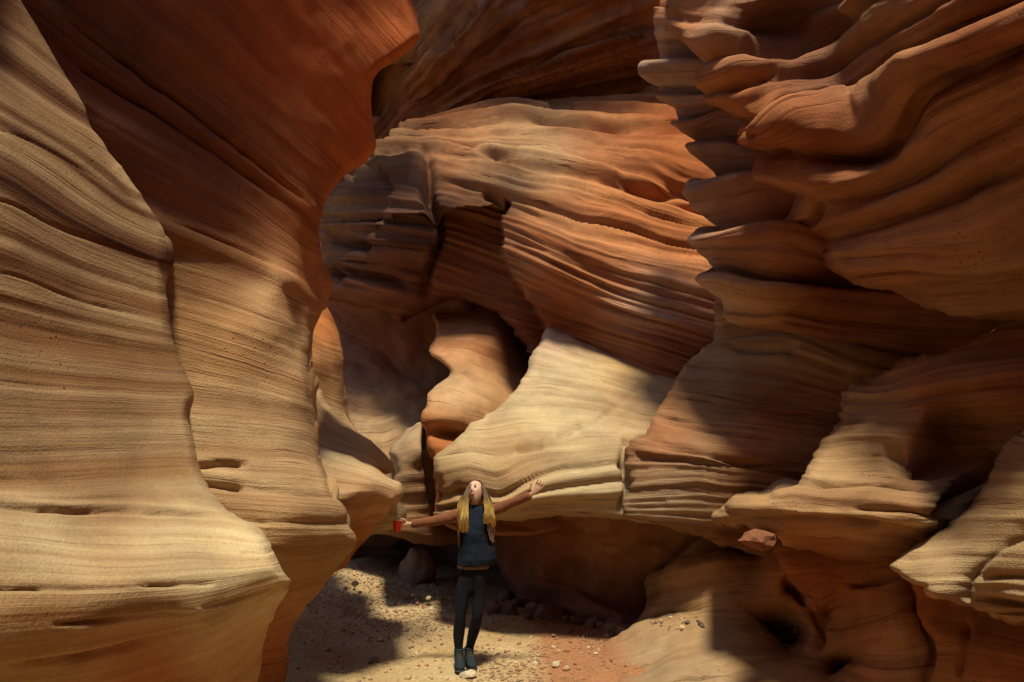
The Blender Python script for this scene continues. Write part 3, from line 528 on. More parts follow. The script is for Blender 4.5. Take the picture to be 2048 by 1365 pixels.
rock('rock_wall', 'tall curving rock wall left of centre, dark maroon above and tan below', 'rock wall',
     [(-250, -500), (790, -500), (800, -60), (815, -10), (832, 40), (840, 74), (798, 114), (750, 152), (745, 190), (750, 250), (749, 303), (722, 325), (692, 348), (666, 385), (647, 424), (638, 470), (646, 522), (662, 572), (640, 618), (622, 660), (613, 702), (614, 740), (622, 790), (630, 830), (640, 880), (646, 950), (670, 1008), (692, 1050), (706, 1084),
      (690, 1108), (660, 1148), (632, 1190), (602, 1236), (580, 1290), (570, 1340), (566, 1420), (560, 1700), (200, 1800), (150, 900), (100, 500), (-150, 200)],
     [(50, -300, 3.1), (400, -300, 3.7), (750, -300, 4.9), (60, 0, 3.35), (300, 0, 3.8), (550, 0, 4.5), (760, 20, 5.3), (830, 70, 5.5), (200, 250, 3.8), (450, 250, 4.45), (650, 250, 5.15), (745, 250, 5.5), (350, 440, 4.3), (500, 440, 4.75), (630, 430, 5.3), (400, 560, 4.45), (520, 560, 4.75), (585, 560, 4.95), (600, 560, 5.2), (655, 570, 5.9), (590, 650, 4.95), (618, 660, 5.4),
      (400, 750, 4.3), (550, 750, 4.65), (610, 760, 4.9), (420, 900, 4.15), (550, 900, 4.4), (640, 920, 4.85), (450, 1020, 4.0), (600, 1020, 4.15), (690, 1060, 4.5), (560, 1100, 4.05), (660, 1110, 4.5), (560, 1180, 4.25), (640, 1170, 4.7), (560, 1300, 4.6), (575, 1310, 4.9), (400, 1200, 3.9), (400, 1500, 4.4), (560, 1600, 4.7), (0, 500, 3.6)],
     [(1.0, [(320, 0), (400, 60), (500, 150), (620, 260), (745, 380)]), (.0, [(500, -60), (600, 60), (700, 160), (760, 240)]), (2.7, [(90, 10), (280, 145), (490, 300), (625, 410)]), (3.2, [(65, 50), (175, 140), (320, 230), (500, 350), (635, 470)]), (4.85, [(325, 440), (450, 485), (585, 550)]),
      (6.2, [(330, 590), (450, 620), (600, 675)]), (7.4, [(350, 705), (480, 740), (617, 785)]), (8.3, [(380, 815), (500, 830), (627, 850)]), (9.75, [(400, 970), (520, 985), (652, 998)]), (10.4, [(460, 1036), (580, 1044), (697, 1050)]), (11.3, [(540, 1130), (620, 1120), (697, 1100)]), (12.4, [(520, 1260), (600, 1230)])],
     [(100, 0, MAROON), (250, 100, MAROON), (450, 80, RUST), (400, 250, MAROON), (300, 300, MAROON), (450, 400, MAROON), (600, 120, GLOW), (700, 60, GLOW), (800, 60, GLOW), (740, 200, GLOW), (680, 300, GLOW), (600, 350, RUST), (620, 450, ORANGE), (630, 560, ORANGE), (400, 540, OCHRE), (540, 570, TAN), (450, 700, OCHRE), (580, 700, TAN),  # GLOW paints orange bounced light into the upper right of the wall
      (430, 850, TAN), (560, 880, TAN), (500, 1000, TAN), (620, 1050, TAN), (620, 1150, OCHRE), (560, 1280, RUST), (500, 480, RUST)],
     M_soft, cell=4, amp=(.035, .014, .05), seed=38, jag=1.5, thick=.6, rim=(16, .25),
     grooves=[([(65, 50), (175, 140), (320, 232), (500, 350), (600, 430)], 6, .09), ([(120, 30), (280, 145), (490, 300), (625, 412)], 7, .10), ([(380, 932), (410, 929), (450, 925), (500, 930)], 7, .13), ([(385, 962), (430, 968), (490, 974)], 6, .10), ([(480, 968), (560, 984), (655, 1000)], 3, .03), ([(460, 1036), (580, 1044), (697, 1048)], 3, .03), ([(330, 440), (450, 482), (585, 548)], 3, .04)])
rock('rock_wall', 'pale banded sandstone wall with a bulging foot, filling the left edge nearest the viewer', 'rock wall',
     [(-60, -500), (0, -180), (28, -60), (45, 0), (80, 62), (120, 130), (165, 202), (200, 278), (240, 346), (290, 410), (318, 452), (328, 492), (327, 560), (330, 612), (341, 680), (365, 740), (383, 790), (376, 832), (385, 880), (398, 940), (420, 986), (455, 1031), (500, 1056), (540, 1098), (562, 1135), (578, 1168), (560, 1202), (545, 1234), (530, 1272), (522, 1312), (510, 1368), (490, 1450), (470, 1800), (-900, 2200), (-1100, -500)],
     [(0, -300, 2.4), (40, 0, 2.75), (-500, 0, 1.5), (150, 200, 2.95), (0, 250, 2.5), (-500, 400, 1.45), (300, 440, 3.3), (150, 450, 2.85), (0, 500, 2.4), (320, 620, 3.3), (150, 650, 2.8), (0, 700, 2.35), (370, 800, 3.3), (180, 830, 2.75), (0, 850, 2.25), (400, 950, 3.2), (200, 960, 2.65), (0, 980, 2.15), (450, 1028, 3.1), (250, 1020, 2.65), (0, 1010, 2.1),
      (500, 1070, 2.95), (300, 1080, 2.5), (0, 1080, 1.95), (560, 1150, 2.85), (350, 1170, 2.4), (0, 1180, 1.85), (540, 1220, 2.95), (400, 1250, 2.55), (150, 1300, 2.1), (0, 1330, 1.9), (520, 1320, 3.15), (300, 1365, 2.7), (0, 1450, 2.2), (480, 1600, 3.2), (-500, 1100, 1.35), (-600, 1600, 1.5), (0, 1800, 2.4)],
     [(.9, [(-100, 30), (0, 90), (150, 200)]), (2.2, [(-100, 165), (0, 222), (135, 297), (250, 387)]), (3.65, [(-100, 315), (0, 365), (100, 425), (200, 480), (325, 530)]), (5.45, [(-100, 510), (0, 545), (150, 595), (325, 640)]), (7.65, [(-100, 750), (0, 765), (200, 780), (380, 788)]), (9.8, [(-100, 980), (0, 980), (200, 977), (400, 968)]),
      (10.16, [(-100, 1010), (0, 1016), (230, 1026), (460, 1038)]), (11.77, [(-100, 1177), (0, 1177), (250, 1174), (400, 1162), (567, 1142)]), (13.37, [(-100, 1350), (0, 1337), (150, 1317), (416, 1262), (572, 1177)]), (15, [(0, 1500), (300, 1450), (500, 1400)])],
     [(60, 60, NBR), (100, 180, NBR), (50, 300, NTAN), (200, 400, NTAN), (60, 450, NBR), (250, 520, NBR), (100, 600, NBR), (250, 620, NTAN), (200, 760, NBR), (100, 900, NBR), (300, 900, NTAN), (200, 1000, NBR), (100, 1100, CREAM), (350, 1090, CREAM), (500, 1100, CREAM), (300, 1200, NTAN), (100, 1250, OCHRE), (450, 1200, CREAM), (300, 1340, RUST), (480, 1300, OCHRE)],
     M_near, cell=4, amp=(.012, .005, .03), seed=40, jag=1.5, rim=(16, .12),
     bands=[(-1, .2, (.7, .6, .55)), (.35, .5, (.6, .5, .45)), (.95, 1.35, (.55, .42, .38)), (2.1, 2.25, (.5, .38, .32)), (2.4, 2.6, (.42, .3, .26)), (3.2, 3.9, (.42, .29, .24)), (3.55, 3.65, (.4, .3, .3)), (4.5, 4.65, (.6, .5, .4)), (4.9, 5.5, (.62, .48, .4)), (5.9, 6.05, (.6, .5, .42)), (6.2, 6.9, (.66, .53, .44)), (7.3, 7.6, (.7, .6, .5)), (9.3, 9.8, (.75, .62, .52)), (12.2, 12.6, (.7, .58, .5))],
     grooves=[([(-100, 1012), (0, 1017), (230, 1027), (458, 1039)], 4, .035), ([(270, 1170), (370, 1166), (440, 1164)], 3.5, .016), ([(-60, 1180), (150, 1178), (280, 1174)], 3.5, .016), ([(480, 1108), (540, 1104), (560, 1106)], 3, .025), ([(400, 1220), (480, 1200), (560, 1175)], 4, .02), ([(0, 1335), (150, 1318), (280, 1292), (420, 1258)], 6, .05),
              ([(100, 1250), (250, 1240), (400, 1225)], 4, .03), ([(-300, 262), (0, 262), (135, 320), (265, 410)], 2.5, .010), ([(-300, 380), (0, 400), (120, 455), (335, 534)], 3, .016), ([(-200, 540), (0, 545), (150, 600), (328, 645)], 2.5, .012)])

# ================================================================ GROUND
def ground():
    m, nt, b = new_mat('sandy_ground'); L = nt.links.new
    geo = N(nt, 'ShaderNodeNewGeometry').outputs['Position']
    n1 = N(nt, 'ShaderNodeTexNoise', Scale=1.1, Detail=5.0); L(geo, n1.inputs['Vector'])
    n2 = N(nt, 'ShaderNodeTexNoise', Scale=28.0, Detail=6.0, Roughness=.7); L(geo, n2.inputs['Vector'])
    v = N(nt, 'ShaderNodeTexVoronoi', Scale=26.0); L(geo, v.inputs['Vector'])
    sep = N(nt, 'ShaderNodeSeparateXYZ'); L(geo, sep.inputs[0])
    redf = math_(nt, 'ADD', math_(nt, 'MULTIPLY', sep.outputs[0], 1.6), math_(nt, 'MULTIPLY', n1.outputs[0], .8))
    red = ramp(nt, redf, [(.45, 0.0), (.8, .35), (1.25, .9)])
    c = mixc(nt, ramp(nt, n1.outputs[0], [(.35, 0.0), (.65, 1.0)]), (.40, .28, .145), (.49, .37, .215))
    c = mixc(nt, red, c, (.34, .15, .075))
    c = mixc(nt, .75, c, ramp(nt, n2.outputs[0], [(.3, .5), (.5, 1.0), (.7, 1.3)]), 'MULTIPLY')
    L(c, b.inputs['Base Color']); b.inputs['Roughness'].default_value = .95; b.inputs['Specular IOR Level'].default_value = .15
    h = math_(nt, 'MULTIPLY_ADD', v.outputs['Distance'], -.010, math_(nt, 'MULTIPLY', n2.outputs[0], .03))
    bp = N(nt, 'ShaderNodeBump', Strength=.8, Distance=1.0); L(h, bp.inputs['Height']); L(bp.outputs[0], b.inputs['Normal'])
    return m
M_ground = ground()
def gz(x, y):
    x = np.asarray(x, float); y = np.asarray(y, float)
    z = .07*fbm(x*.9, y*.9, 0*x, 77, 4)+.022*fbm(x*5, y*5, 0*x, 78, 4, .6)
    z = z+.16*np.exp(-(((x+1.9)/1.5)**2+((y-10.6)/1.2)**2))          # gravel berm at the back
    z = z+.22*np.exp(-((x+2.6)/.7)**2)*sstep(5.0, 7, y)              # bank along the left wall
    z = z-.05*np.exp(-((x-.9)/.5)**2)
    return z
def ground_mesh():
    xs = np.concatenate([np.linspace(-16, -4, 25)[:-1], np.linspace(-4, 4, 321), np.linspace(4, 16, 25)[1:]])
    ys = np.concatenate([np.linspace(-14, 4.5, 60)[:-1], np.linspace(4.5, 12, 301), np.linspace(12, 26, 30)[1:]])
    X, Y = np.meshgrid(xs, ys); Z = gz(X.ravel(), Y.ravel())
    V = np.stack([X.ravel(), Y.ravel(), Z], -1); nx = len(xs); ny = len(ys)
    idx = np.arange(nx*ny).reshape(ny, nx)
    q = np.stack([idx[:-1, :-1], idx[:-1, 1:], idx[1:, 1:], idx[1:, :-1]], -1).reshape(-1, 4)
    o = mesh_from('ground', V, q, M_ground)
    tag(o, kind='structure')
ground_mesh()
# ================================================================ STONES
from mathutils.bvhtree import BVHTree
def stone_mat(name, c1, c2):
    m, nt, b = new_mat(name); L = nt.links.new
    tc = N(nt, 'ShaderNodeNewGeometry').outputs['Position']
    oi = N(nt, 'ShaderNodeObjectInfo').outputs['Random']
    n = N(nt, 'ShaderNodeTexNoise', Scale=35.0, Detail=5.0, Roughness=.7); L(tc, n.inputs['Vector'])
    c = mixc(nt, oi, c1, c2); c = mixc(nt, .7, c, ramp(nt, n.outputs[0], [(.3, .6), (.7, 1.35)]), 'MULTIPLY')
    L(c, b.inputs['Base Color']); b.inputs['Roughness'].default_value = .9
    bp = N(nt, 'ShaderNodeBump', Strength=.6, Distance=.02); L(n.outputs[0], bp.inputs['Height']); L(bp.outputs[0], b.inputs['Normal'])
    return m
M_st = stone_mat('river_stone', (.30, .17, .10), (.50, .38, .24))
M_st2 = stone_mat('red_stone', (.25, .09, .05), (.38, .20, .12))
M_stp = stone_mat('pale_stone', (.50, .42, .30), (.55, .48, .36))
M_std = stone_mat('dark_stone', (.10, .07, .05), (.16, .11, .08))
M_std2 = stone_mat('shaded_stone', (.12, .06, .04), (.20, .11, .075))  # darker stone copy, shade of the hollows put into its colour
def stone_geo(seed, sub=2, sx=1, sy=.8, sz=.6, rough=.28, cuts=5):
    rnd = random.Random(seed); bm = bmesh.new(); bmesh.ops.create_icosphere(bm, subdivisions=sub, radius=1)
    pl = [(Vector((rnd.gauss(0, 1), rnd.gauss(0, 1), rnd.gauss(0, 1))).normalized(), rnd.uniform(.62, .88)) for _ in range(cuts)]
    co = np.array([v.co[:] for v in bm.verts]); nn = fbm(co[:, 0]*1.5, co[:, 1]*1.5, co[:, 2]*1.5, seed, 3)
    for v, k in zip(bm.verts, nn):
        p = v.co*(1+rough*k)
        for n_, d_ in pl:
            q = p.dot(n_)
            if q > d_: p = p-n_*(q-d_)*.9
        v.co = Vector((p.x*sx, p.y*sy, p.z*sz))
    return bm
def stone_mesh(name, mat, **k):
    bm = stone_geo(**k); me = bpy.data.meshes.new(name); bm.to_mesh(me); bm.free(); me.materials.append(mat)
    for p in me.polygons: p.use_smooth = k.get('sub', 2) > 2
    return me
def put_stone(me, loc, size, rz, tilt=(0, 0), name='stone'):
    o = bpy.data.objects.new(name, me); C.objects.link(o); o.location = loc; o.scale = (size,)*3; o.rotation_euler = (tilt[0], tilt[1], rz); return o
def gpt(px, py):
    """point on the ground seen at (px, py)"""
    Y = 6.0
    for _ in range(12):
        p = at(px, py, Y); z = float(gz(p[0], p[1])); k = (p[2]-CAM[2])/Y; Y = max(3, min(14, (z-CAM[2])/k))
    return Vector(at(px, py, Y))
rnd = random.Random(11)
protos = [stone_mesh('stone', mt, seed=i, sz=rnd.uniform(.45, .75), sy=rnd.uniform(.65, .95)) for i, mt in enumerate([M_st, M_st2, M_st, M_st, M_st2, M_st, M_stp, M_st2])]
G1 = 'stones strewn over the canyon floor'
zones = [((690, 905), (1168, 1225), 80, (.015, .05)), ((960, 1280), (1235, 1340), 70, (.012, .035)), ((640, 900), (1250, 1362), 75, (.010, .032)), ((880, 1120), (1300, 1362), 50, (.010, .028))]
for (xa, xb), (ya, yb), n, (sa, sb) in zones:
    for i in range(n):
        px, py = rnd.uniform(xa, xb), rnd.uniform(ya, yb)
        p = gpt(px, py); s = sa+(sb-sa)*rnd.random()**2.2
        if 890 < px < 965 and py > 1290: continue
        o = put_stone(rnd.choice(protos), p+Vector((0, 0, s*.25)), s, rnd.uniform(0, 6.3), (rnd.uniform(-.3, .3), rnd.uniform(-.3, .3)))
        tag(o, 'small loose stone lying on the sandy canyon floor', 'stone', G1)
def one(px, py, me, size, label, cat='rock', lift=.3, name='rock', rz=0, loc=None):
    p = gpt(px, py) if loc is None else loc
    o = put_stone(me, p+Vector((0, 0, size*lift)), size, rz, name=name); tag(o, label, cat); return o
one(937, 1356, stone_mesh('rock', M_stp, seed=41, sub=4, sz=.5, sy=.8), .075, 'pale rough rock just in front of the hiking shoes', rz=.4)
one(746, 1326, stone_mesh('rock', M_std, seed=42, sub=3, sz=.7), .055, 'dark round rock lying alone on the pale sand at left', rz=1)
one(762, 1282, stone_mesh('rock', M_stp, seed=43, sub=3, sz=.5), .045, 'pale flat rock on the sand above the dark round one', rz=2)
one(1110, 1333, stone_mesh('rock', M_stp, seed=44, sub=3, sz=.6), .05, 'pale rock at the edge of the red sand right of the person', rz=1)
one(1133, 1340, stone_mesh('rock', M_st, seed=45, sub=3, sz=.6), .04, 'brown rock beside the pale one on the red sand', rz=1)
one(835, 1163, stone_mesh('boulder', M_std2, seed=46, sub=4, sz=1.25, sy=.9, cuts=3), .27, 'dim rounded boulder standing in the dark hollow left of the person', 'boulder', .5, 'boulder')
_c = Vector(at(1520, 1080, 5.42))
one(0, 0, stone_mesh('boulder', stone_mat('rust_block', (.20, .075, .035), (.24, .09, .045)), seed=52, sub=2, sx=1.1, sy=.9, sz=.62, cuts=10, rough=.5), .145, 'small angular red block wedged under the tip of the right ledge', 'rock', 0, 'boulder', .5, _c)
def bvh_of(name):
    o = bpy.data.objects[name]; me = o.data
    return BVHTree.FromPolygons([v.co for v in me.vertices], [p.vertices[:] for p in me.polygons])
DP = [stone_mesh('pebble', mm, seed=60+k) for k, mm in enumerate((M_std, M_st, M_std))]
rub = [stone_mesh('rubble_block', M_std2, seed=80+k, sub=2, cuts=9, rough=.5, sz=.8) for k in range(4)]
for i in range(34):
    px, py = rnd.uniform(985, 1265), 0; py = rnd.uniform(1190, 1238)+max(0, (px-1010))*.22+rnd.uniform(-8, 8)
    p = gpt(px, py); sz = rnd.uniform(.04, .14)
    o = put_stone(rub[i % 4], p+Vector((0, 0, sz*.3)), sz, rnd.uniform(0, 6), (rnd.uniform(-.4, .4), rnd.uniform(-.4, .4)), 'rubble_block'); tag(o, 'dark rough block of rubble in the shade of the undercut right of the person', 'rubble', 'rubble in the undercut')
T_sc = bvh_of('sculpted_rock')
for (xa, xb, ya, yb, n, s0, grp, lab) in ((1300, 1415, 1232, 1262, 26, .030, 'stones caught in the shallow pocket', 'dark pebble caught in the shallow pocket of the sculpted rock'), (1520, 1605, 1240, 1296, 34, .028, 'stones lying in the round hole', 'dark pebble lying in the round hole of the sculpted rock')):
    for i in range(n):
        a = rnd.uniform(0, 6.28); r = rnd.random()**.5
        px = (xa+xb)/2+r*math.cos(a)*(xb-xa)/2; py = (ya+yb)/2+r*math.sin(a)*(yb-ya)/2
        d = Vector(at(px, py, 1.0)-CAM).normalized(); h = T_sc.ray_cast(Vector(CAM), d)
        if h[0] is None: continue
        o = put_stone(DP[i % 3], h[0], s0*rnd.uniform(.5, 1.3), rnd.uniform(0, 6), (rnd.uniform(-.5, .5), 0), 'pebble')
        tag(o, lab, 'pebble', grp)
def gravel():
    rs = np.random.RandomState(5); V = []; Fq = []; base = 0
    P0 = np.array([[1, 0, 0], [-1, 0, 0], [0, 1, 0], [0, -1, 0], [0, 0, 1], [0, 0, -1]], float)
    F0 = np.array([[0, 2, 4], [2, 1, 4], [1, 3, 4], [3, 0, 4], [2, 0, 5], [1, 2, 5], [3, 1, 5], [0, 3, 5]])
    n = 42000
    X = rs.uniform(-3.6, 2.6, n); Y = rs.uniform(4.9, 11.5, n)
    d = fbm(X*.9, Y*.9, X*0, 91, 3); keep = rs.rand(n) < np.clip(.35+1.5*d, .04, 1)
    X = X[keep]; Y = Y[keep]; Z = gz(X, Y)
    for x, y, z in zip(X, Y, Z):
        s = .006+.020*rs.rand()**3
        q = P0*(.6+.6*rs.rand(6, 1))*s*np.array([1, .9, .6]); a = rs.rand()*6.28; ca, sa = math.cos(a), math.sin(a)
        q = np.stack([q[:, 0]*ca-q[:, 1]*sa+x, q[:, 0]*sa+q[:, 1]*ca+y, q[:, 2]+z+s*.2], -1)
        V.append(q); Fq.append(F0+base); base += 6
    tag(mesh_from('gravel', np.concatenate(V), np.concatenate(Fq), M_st, smooth=False), kind='stuff')
gravel()
# ================================================================ PERSON
def simple(name, col, rough=.8, var=.25, scale=40., bump=.15, sheen=0):
    m, nt, b = new_mat(name); L = nt.links.new
    tc = N(nt, 'ShaderNodeTexCoord').outputs['Object']
    n = N(nt, 'ShaderNodeTexNoise', Scale=scale, Detail=4.0); L(tc, n.inputs['Vector'])
    L(mixc(nt, var*2, col, ramp(nt, n.outputs[0], [(.3, .55), (.7, 1.4)]), 'MULTIPLY'), b.inputs['Base Color'])
    b.inputs['Specular IOR Level'].default_value = .25
    b.inputs['Roughness'].default_value = rough; b.inputs['Sheen Weight'].default_value = sheen
    bp = N(nt, 'ShaderNodeBump', Strength=bump, Distance=.01); L(n.outputs[0], bp.inputs['Height']); L(bp.outputs[0], b.inputs['Normal'])
    return m
M_skin = simple('skin', (.62, .40, .30), .55, .06, 60, .05)
M_jacket = simple('rust_knit', (.18, .064, .030), .95, .2, 120, .5, .2)
M_top = simple('navy_cloth', (.005, .010, .025), .9, .25, 18, .4)
M_leg = simple('dark_leggings', (.005, .006, .013), .9, .2, 60, .2)
M_band = simple('waistband_cloth', (.13, .09, .08), .8)
M_shoe = simple('teal_shoe', (.012, .022, .028), .8, .25, 50, .4)
M_sole = simple('shoe_sole', (.05, .045, .04), .8)
M_eye = simple('eye', (.04, .03, .02), .3, 0); M_lip = simple('lips', (.42, .12, .09), .5, 0)
M_white = simple('teeth', (.75, .70, .62), .4, 0)
def dgmesh(o, name):
    bpy.context.view_layer.update(); dg = bpy.context.evaluated_depsgraph_get()
    me = bpy.data.meshes.new_from_object(o.evaluated_get(dg)); me.name = name; return me
def skin(verts, edges, sub=2, root=0):
    """verts: (x, y, z, rx[, ry]) -> mesh grown with the Skin modifier"""
    me = bpy.data.meshes.new('tmp'); me.from_pydata([v[:3] for v in verts], edges, []); o = bpy.data.objects.new('tmp', me); C.objects.link(o)
    mod = o.modifiers.new('s', 'SKIN'); mod.use_smooth_shade = True; mod.branch_smoothing = .4
    if not me.skin_vertices: 
        a = me.attributes
    sv = me.skin_vertices[0].data
    for i, v in enumerate(verts): sv[i].radius = (v[3], v[4] if len(v) > 4 else v[3]); sv[i].use_root = (i == root)
    if sub: sm = o.modifiers.new('d', 'SUBSURF'); sm.levels = sm.render_levels = sub
    r = dgmesh(o, 'tmp2'); bpy.data.objects.remove(o); return r
def chain(pts): return [tuple(p) for p in pts], [(i, i+1) for i in range(len(pts)-1)]
def tube_mesh(pts, n=12, closed=True):
    """loft of ellipses: (centre, across vector, fore-aft vector)"""
    V = []; Fc = []
    for k, (c, a, b) in enumerate(pts):
        for i in range(n):
            t = 2*math.pi*i/n; V.append(Vector(c)+Vector(a)*math.cos(t)+Vector(b)*math.sin(t))
    for k in range(len(pts)-1):
        for i in range(n): j = (i+1) % n; Fc.append((k*n+i, k*n+j, (k+1)*n+j, (k+1)*n+i))
    if closed: Fc.append(tuple(range(n))[::-1]); Fc.append(tuple((len(pts)-1)*n+i for i in range(n)))
    me = bpy.data.meshes.new('t'); me.from_pydata(V, [], Fc); return me
def join(name, meshes, mat, parent=None, voxel=None, smooth=True, sub=0):
    bm = bmesh.new()
    for m in meshes: bm.from_mesh(m)
    me = bpy.data.meshes.new(name); bmesh.ops.recalc_face_normals(bm, faces=bm.faces[:]); bm.to_mesh(me); bm.free()
    o = bpy.data.objects.new(name, me); C.objects.link(o)
    if voxel or sub:
        if voxel:
            r = o.modifiers.new('r', 'REMESH'); r.mode = 'VOXEL'; r.voxel_size = voxel
            sm = o.modifiers.new('s', 'SMOOTH'); sm.iterations = 2; sm.factor = .5
        if sub: q = o.modifiers.new('d', 'SUBSURF'); q.levels = q.render_levels = sub
        m2 = dgmesh(o, name); o.modifiers.clear(); o.data = m2
    o.data.materials.clear(); o.data.materials.append(mat)
    for p in o.data.polygons: p.use_smooth = smooth
    if parent: o.parent = parent
    return o
PY = 6.3
def W(px, py, dy=0.0): return Vector(at(px, py, PY+dy))
foot = gpt(928, 1336); PY = foot.y
R = lambda v, r, r2=None: (v.x, v.y, v.z, r, r2 if r2 else r)
pel = W(944, 1152); wai = W(948, 1105, .01); che = W(950, 1052, .02); nb = W(951, 1020, .03); nt_ = W(952, 1004, .03)
shL = W(921, 1029, .02); elL = W(872, 1042, -.06); wrL = W(818, 1049, -.16); haL = W(806, 1050, -.18)
shR = W(981, 1024, .02); elR = W(1024, 1007, -.04); wrR = W(1064, 989, -.10); haR = W(1072, 982, -.11)
hiL = W(927, 1160); knL = W(921, 1232, -.03); anL = W(918, 1306, 0.0)
hiR = W(960, 1160); knR = W(955, 1230, -.02); anR = W(938, 1302, .07)
toL = W(922, 1333, -.10); toR = W(943, 1329, -.04)
bv = [R(pel, .10, .08), R(wai, .105, .08), R(che, .125, .09), R(nb, .055, .05), R(nt_, .045, .045), R(shL, .055), R(elL, .038), R(wrL, .025), R(shR, .055), R(elR, .038), R(wrR, .025),
      R(hiL, .055), R(knL, .034), R(anL, .026), R(hiR, .055), R(knR, .034), R(anR, .026)]
be = [(0, 1), (1, 2), (2, 3), (3, 4), (2, 5), (5, 6), (6, 7), (2, 8), (8, 9), (9, 10), (0, 11), (11, 12), (12, 13), (0, 14), (14, 15), (15, 16)]
body_parts = [skin(bv, be)]
# head, tilted back to look up
HC = W(952, 985, .02); HM = Matrix.Translation(HC) @ Matrix.Rotation(math.radians(-14), 4, 'Y') @ Matrix.Rotation(math.radians(-16), 4, 'Z') @ Matrix.Rotation(math.radians(-30), 4, 'X')
# local frame: -Y is where the face points, +Z crown
def head_mesh():
    bm = bmesh.new(); bmesh.ops.create_uvsphere(bm, u_segments=40, v_segments=28, radius=1)
    for v in bm.verts:
        x, y, z = v.co
        X = x*.074; Y_ = y*.092; Z = z*.112
        if z < 0: k = 1+.34*z; X *= k; Y_ *= (1+.15*z) if y < 0 else (1+.35*z)
        if y < 0:
            f = max(0, -y)
            Y_ -= .024*math.exp(-((x/.16)**2+((z+.18)/.16)**2))*f           # nose tip
            Y_ -= .010*math.exp(-((x/.12)**2+((z-.08)/.2)**2))*f
            for s in (-1, 1): Y_ += .012*math.exp(-(((x-s*.38)/.2)**2+((z-.05)/.14)**2))*f
            Y_ -= .008*math.exp(-((x/.25)**2+((z+.52)/.10)**2))*f           # lips
            Y_ -= .010*math.exp(-((x/.25)**2+((z+.85)/.16)**2))*f           # chin
            for s in (-1, 1): Y_ -= .006*math.exp(-(((x-s*.5)/.22)**2+((z+.25)/.2)**2))*f
        v.co = (X, Y_, Z)
    for s in (-1, 1):
        r = bmesh.ops.create_uvsphere(bm, u_segments=12, v_segments=8, radius=1)
        for v in r['verts']: v.co = Vector((s*.074+v.co.x*.009, .008+v.co.y*.017, -.005+v.co.z*.028))
    me = bpy.data.meshes.new('h'); bm.transform(HM); bm.to_mesh(me); bm.free(); return me
body_parts.append(head_mesh())
body_parts.append(skin([R(nb, .055), R(nt_, .047), R(HM @ Vector((0, .015, -.07)), .05)], [(0, 1), (1, 2)], 1))
def hand(wr, fwd, up, thumb, curl, spread=.2, L=1.0):
    """palm and five fingers; fwd = finger direction, up = back of hand, thumb = side the thumb leaves on"""
    fwd = fwd.normalized(); side = thumb.normalized(); up = up.normalized(); out = []
    c0 = wr; c1 = wr+fwd*.045*L; c2 = wr+fwd*.085*L
    out.append(tube_mesh([(c0, side*.022, up*.016), (c1, side*.038, up*.015), (c2, side*.040, up*.012)], 12))
    for k, (o_, ln) in enumerate(((.030, .070), (.010, .078), (-.010, .072), (-.029, .056))):
        b = c2+side*o_-fwd*.008; d = (fwd+side*(o_*spread*14)).normalized(); pts = [R(b, .0095)]
        for j, q in enumerate((.45, .32, .25)):
            an = curl*(j+.6); dd = (d*math.cos(an)-up*math.sin(an)).normalized(); b = b+dd*ln*q*L; pts.append(R(b, .0088-.0012*j))
        v_, e_ = chain(pts); out.append(skin(v_, e_, 1))
    b = wr+fwd*.022+side*.024; pts = [R(b, .012)]
    for q, d in ((.032, side*.9+fwd*.6-up*.3*curl), (.028, side*.5+fwd*.9-up*.6*curl), (.022, side*.2+fwd-up*.9*curl)): b = b+d.normalized()*q; pts.append(R(b, .0098))
    v_, e_ = chain(pts); out.append(skin(v_, e_, 1))
    return out
dR = Vector((.62, -.1, .75)); body_parts += hand(wrR, dR, Vector((-.1, 1, .1)), Vector((-.78, 0, .62)), .18, .35)
dL = Vector((-1, -.2, -.12)); body_parts += hand(wrL, dL, Vector((.1, .9, .25)), Vector((0, -.25, 1)), .75, .1)
root = bpy.data.objects.new('person', None); C.objects.link(root)
tag(root, 'woman with arms spread wide looking up, rust jacket, navy top and dark leggings', 'person')
ROOT0 = Vector((foot.x, foot.y, foot.z))
body = join('body', body_parts, M_skin, root, voxel=.0055)
# clothing -------------------------------------------------------------
X = Vector((1, 0, 0)); Yv = Vector((0, 1, 0))
def ring(px, py, half_px, depth, dy=0.0, tilt=0): k = .00455; return (W(px, py, dy), X*half_px*k+Vector((0, 0, tilt)), Yv*depth)
top = tube_mesh([ring(951, 1012, 13, .055, .03), ring(951, 1020, 19, .07, .02), ring(950, 1030, 28, .095, .02), ring(950, 1046, 31, .118, .01), ring(950, 1066, 31, .125, .0), ring(951, 1086, 33, .115, .0), ring(953, 1104, 37, .125, .0), ring(953, 1118, 39, .135, .0, .005), ring(951, 1131, 37, .13, .0, .01)], 28)
def wrinkle(me, amp, f, sd, axis=(1, 1, 1)):
    co = np.array([v.co[:] for v in me.vertices]); k = fbm(co[:, 0]*f, co[:, 1]*f, co[:, 2]*f*.6, sd, 3); me.update()
    for v, d in zip(me.vertices, k): v.co = v.co+v.normal*float(d)*amp
def cloth(name, meshes, mat, voxel, amp, f, sd, label=None):
    o = join(name, meshes, mat, root, voxel=voxel); wrinkle(o.data, amp, f, sd)
    if label: o['label'] = label
    return o
cloth('top', [top], M_top, .008, .022, 11, 3)
hem = [skin([R(shL+(nb-shL)*.35, .055), R(shL, .062), R(shL+(elL-shL)*.4, .056), R(elL, .047), R(elL+(wrL-elL)*.5, .042), R(wrL+(elL-wrL)*.03, .042)], [(i, i+1) for i in range(5)], 2),
       skin([R(shR+(nb-shR)*.35, .055), R(shR, .062), R(shR+(elR-shR)*.4, .056), R(elR, .047), R(elR+(wrR-elR)*.5, .042), R(wrR+(elR-wrR)*.03, .042)], [(i, i+1) for i in range(5)], 2)]
